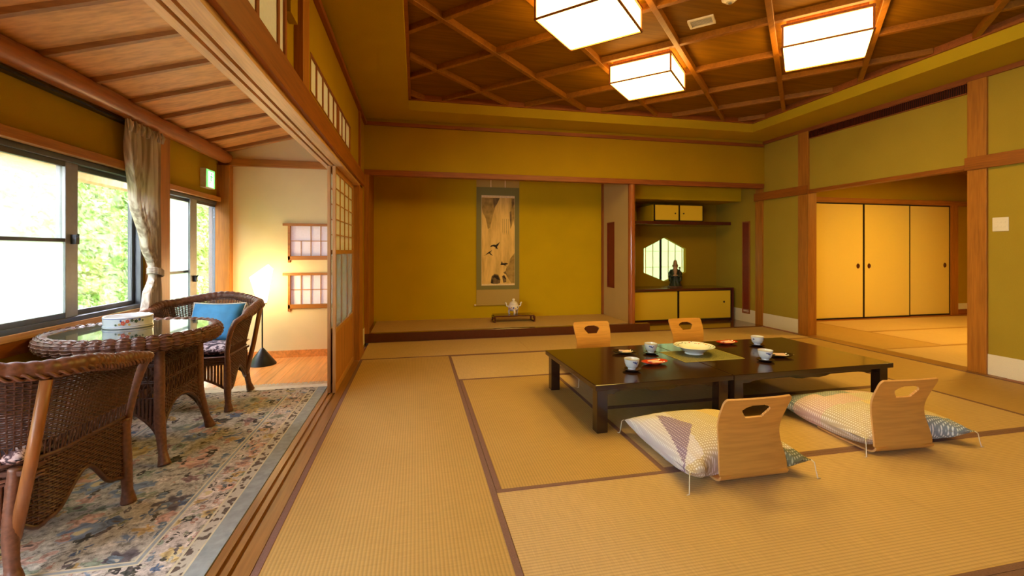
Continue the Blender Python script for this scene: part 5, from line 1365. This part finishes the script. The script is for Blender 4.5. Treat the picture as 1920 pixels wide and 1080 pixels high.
# ================================================================== LEGLESS CHAIRS AND CUSHIONS
def zaisu():
    t = thing('legless_chair', 'x', 'legless chair', group='bent plywood legless chairs')
    # profile in (y,z): front of seat (+y) -> back bend -> top
    prof_ = [(0.40, 0.012), (0.30, 0.006), (0.18, 0.006), (0.08, 0.007), (0.035, 0.010), (0.008, 0.020), (-0.006, 0.040), (-0.006, 0.075), (0.006, 0.13), (0.020, 0.19), (0.026, 0.24), (0.020, 0.29), (0.002, 0.34), (-0.022, 0.39), (-0.050, 0.445)]
    # resample arc length
    P = [Vector((a, b_)) for a, b_ in prof_]
    D = [0]
    for a, b_ in zip(P, P[1:]): D.append(D[-1]+(b_-a).length)
    def cr(s):
        s *= D[-1]
        for i_ in range(len(P)-1):
            if s <= D[i_+1]+1e-9:
                u = (s-D[i_])/(D[i_+1]-D[i_]); p0, p1, p2, p3 = P[max(i_-1, 0)], P[i_], P[i_+1], P[min(i_+2, len(P)-1)]
                return 0.5*((2*p1)+(p2-p0)*u+(2*p0-5*p1+4*p2-p3)*u*u+(3*p1-p0-3*p2+p3)*u**3)
        return P[-1]
    def width(z, s):
        if s < 0.45: return 0.203
        return interp([(0.0, 0.203), (0.06, 0.203), (0.22, 0.186), (0.38, 0.200), (0.46, 0.206)], z)
    NVn, NUn = 170, 76; TH = 0.0055
    top_s = 1.0
    verts = {}; m = MB()
    sb = []
    for j in range(NVn+1):
        s = j/NVn; p = cr(s); q = cr(min(1, s+0.004)); r = cr(max(0, s-0.004)); tg = (q-r).normalized(); sb.append((p, Vector((-tg.y, tg.x))))
    def inhole(x, z):
        # fan-shaped hand hole
        if not (0.328 < z < 0.408): return False
        t_ = (z-0.328)/0.080
        if t_ < 0.55: return abs(x) < 0.050+0.034*(t_/0.55)
        return abs(x) < 0.084*math.sqrt(max(0, 1-((t_-0.55)/0.47)**2))
    def pos(i_, j, sgn):
        p, n = sb[j]; u = i_/NUn*2-1; wd = width(p.y, j/NVn)
        x = u*wd; z_top_round = 0
        # rounded top corners
        yy, zz = p.x, p.y
        if j/NVn > 0.93:
            k = (j/NVn-0.93)/0.07; lim = 1-0.10*k**3; x = u*wd*lim if abs(u) > 0.8 else x*1
        curve = 0.012*(u*u) if j/NVn > 0.5 else 0
        return (x, yy+n.x*TH*sgn+curve, zz+n.y*TH*sgn)
    o_ = 0; idx = {}
    for sgn in (1, -1):
        for j in range(NVn+1):
            for i_ in range(NUn+1): idx[(i_, j, sgn)] = len(m.v); m.v.append(pos(i_, j, sgn))
    cell = {}
    for j in range(NVn):
        for i_ in range(NUn):
            p = sb[j][0]; p2 = sb[j+1][0]; zc = (p.y+p2.y)/2; xc = ((i_+0.5)/NUn*2-1)*width(zc, j/NVn)
            cell[(i_, j)] = not (j/NVn > 0.6 and inhole(xc, zc))
    for (i_, j), ok in cell.items():
        if not ok: continue
        for sgn in (1, -1):
            m.f.append((idx[(i_, j, sgn)], idx[(i_+1, j, sgn)], idx[(i_+1, j+1, sgn)], idx[(i_, j+1, sgn)])); m.mi.append(0)
        for (di, dj, e) in ((-1, 0, ((i_, j), (i_, j+1))), (1, 0, ((i_+1, j), (i_+1, j+1))), (0, -1, ((i_, j), (i_+1, j))), (0, 1, ((i_, j+1), (i_+1, j+1)))):
            if not cell.get((i_+di, j+dj), False):
                a, b_ = e; m.f.append((idx[(*a, 1)], idx[(*b_, 1)], idx[(*b_, -1)], idx[(*a, -1)])); m.mi.append(1)
    ob = m.build('bent_shell', ['plywood', 'ply_edge'], t, smooth=True, angle=50)
    return t
z0_ = zaisu()
zs = [('bent plywood legless chair at the front left, holding the lilac patched cushion', 1.723, 2.005, 0.0),
      ('bent plywood legless chair at the front right, holding the pink and grey cushion', 2.832, 2.095, -0.05),
      ('bent plywood legless chair on the far side of the tables, left one', 1.81, 4.40, PI+0.02),
      ('bent plywood legless chair on the far side of the tables, right one', 2.915, 4.40, PI+0.02)]
def zabuton(label, x, y, rz, layout, seed, w_=0.72, d_=0.72, h_=0.25, edge=-0.42):
    t = thing('floor_cushion', label, 'floor cushion', (x, y, 0.0), rz, 'patchwork floor cushions on the legless chairs')
    NX = NY = 84; base = pillow_mesh(w_, d_, h_, NX, NY, 2.4, 0.007, seed)
    def wrap(sgn):
        f = base(sgn)
        def g_(u, v):
            X_, Y_, Z_ = f(u, v); a, b_ = 2*u-1, 2*v-1
            # the bent shell presses the middle of the rear edge forward
            press = max(0, 1-(a/0.72)**2)**0.5 if abs(a) < 0.72 else 0
            if b_ < -0.4: Y_ += press*((-b_-0.4)/0.6)**2*0.075
            # rear corner folds
            fold = 0.010*math.sin(a*34+b_*3)*max(0, -b_-0.2)*max(0, abs(a)-0.35)
            zc = 0.075+0.018*(abs(a*b_))**2
            Z2 = zc+Z_*1.0+fold*(1 if sgn > 0 else 0.2)
            if sgn < 0: Z2 = max(Z2, 0.016 if abs(a) < 0.60 else 0.006)
            return (X_, Y_, Z2)
        return g_
    m = MB()
    m.grid(wrap(1), NX, NY, mif=lambda u, v: layout(2*u-1, 2*v-1)); m.grid(wrap(-1), NX, NY, mif=lambda u, v: layout(2*u-1, 2*v-1))
    m.build('cover', [c[0] for c in CH], t, smooth='all')
    for sx in (-1, 1):
        for sy in (-1, 1):
            p = Vector(wrap(1)((sx+1)/2, (sy+1)/2)); q = MB()
            q.tube([p, p+Vector((sx*0.010, sy*0.010, -0.010)), p+Vector((sx*0.014, sy*0.016, -p.z*0.6)), p+Vector((sx*0.018, sy*0.022, -p.z+0.003)), p+Vector((sx*0.034, sy*0.024, -p.z+0.003))], [0.003, 0.0025, 0.0025, 0.0032, 0.002], 6)
            q.build('tassel', 'rope', t, smooth='all')
def tri(p, q, r, x):
    f = lambda u, v: (v[0]-u[0])*(x[1]-u[1])-(v[1]-u[1])*(x[0]-u[0])
    k = [f(p, q) > 0, f(q, r) > 0, f(r, p) > 0]; return all(k) or not any(k)
def lay1(a, b_):
    if tri((-0.62, 0.62), (-0.36, -0.10), (-1.02, -0.86), (a, b_)): return 2
    if a < -0.62+0.35*(b_+0.8)*0.4 and b_ > -0.86: return 1
    if b_ > 0.70 and a < 0.2: return 1
    if b_ < -0.84: return 5 if a > -0.2 else 0
    if b_ < -0.1 - 0.5*a: return 0
    return 6 if a+0.3*b_ > 0.25 else 0
def lay2(a, b_):
    if a > 0.1 and b_ < -0.75: return 3
    if a < -0.55:
        if b_ > 0.55: return 3
        return 4 if b_ > -0.05 else 0
    if b_ > 0.3: return 3 if a < 0.05 else 4
    if b_ > -0.1: return 4 if a < -0.1 else 0
    return 6 if a > -0.2 else 0
for i_, (lb, x, y, rz) in enumerate(zs):
    o = z0_ if i_ == 0 else copy_tree(z0_)
    o['label'] = lb; o.location = (x, y, 0.002); o.rotation_euler = (0, 0, rz)
zabuton('lilac, purple and cream patchwork floor cushion on the front left legless chair', 1.690, 2.335, 0.0, lay1, 1.3)
zabuton('pink, grey and gold patchwork floor cushion on the front right legless chair', 2.985, 2.455, -0.05, lay2, 7.7, w_=0.78)
zabuton('pale floor cushion under the left far legless chair, mostly hidden by the table', 1.77, 4.07, PI, lay2, 3.1)
zabuton('pale floor cushion under the right far legless chair, hidden behind the table', 2.92, 4.07, PI, lay1, 4.1)

# ================================================================== OUTSIDE
bk = MB()
def bank(u, v):
    y = -3+20*u; z = -0.6+4.6*v; return (-4.3-0.55*z+0.35*noise.noise(Vector((y*0.5, z*0.6, 1))), y, z)
struct(bk.grid(bank, 60, 24), 'ground', 'bank_soil', 'overgrown slope rising outside the windows', 'slope')
struct(MB().box(-8, -2.3, -4, 17, -0.75, -0.6), 'ground.001', 'bank_soil', 'ground outside the windows', 'ground')
lf = MB(); rnd = random.Random(3)
vs = []; fs = []
for k in range(34000):
    u, v = rnd.random(), rnd.random()**1.1
    y = 2.5+13.5*u; z = -0.6+4.6*v
    base_ = Vector((-4.3-0.55*z, y, z))
    cl = noise.noise(Vector((y*1.1, z*1.3, 5)))*0.5
    p = base_+Vector((rnd.uniform(0.0, 0.45)+cl, 0, rnd.uniform(-.05, .05)))
    s_ = rnd.uniform(0.035, 0.080); n = Vector((rnd.uniform(0.2, 1), rnd.uniform(-0.8, 0.6), rnd.uniform(-0.1, 1))).normalized()
    t1 = n.orthogonal().normalized(); t1.rotate(Matrix.Rotation(rnd.uniform(0, 6.28), 3, n)); t2 = n.cross(t1)
    o_ = len(vs)
    vs += [p-t1*s_, p-t1*s_*0.2+t2*s_*0.45+n*s_*0.12, p+t1*s_*1.05-n*s_*0.1, p-t1*s_*0.2-t2*s_*0.45+n*s_*0.12]
    fs += [(o_, o_+1, o_+2), (o_, o_+2, o_+3)]
lf.add(vs, fs); lo_ = lf.build('foliage', 'leaf'); tag(lo_, 'bright green leaves covering the slope outside the windows', 'foliage', kind='stuff')
trim(B(-2.80, -2.68, -3.4, 7.5, 1.785, 1.92), 'kamoi_y', 'weathered eave beam seen through the top of the clear window', 'beam')
m = MB()
for k in range(14): m.box(-2.85, -2.15, -3.3+0.68*k, -3.24+0.68*k, 1.92, 1.99)
trim(m, 'kamoi_y', 'rafters carrying the eave beam outside the windows', 'rafters')
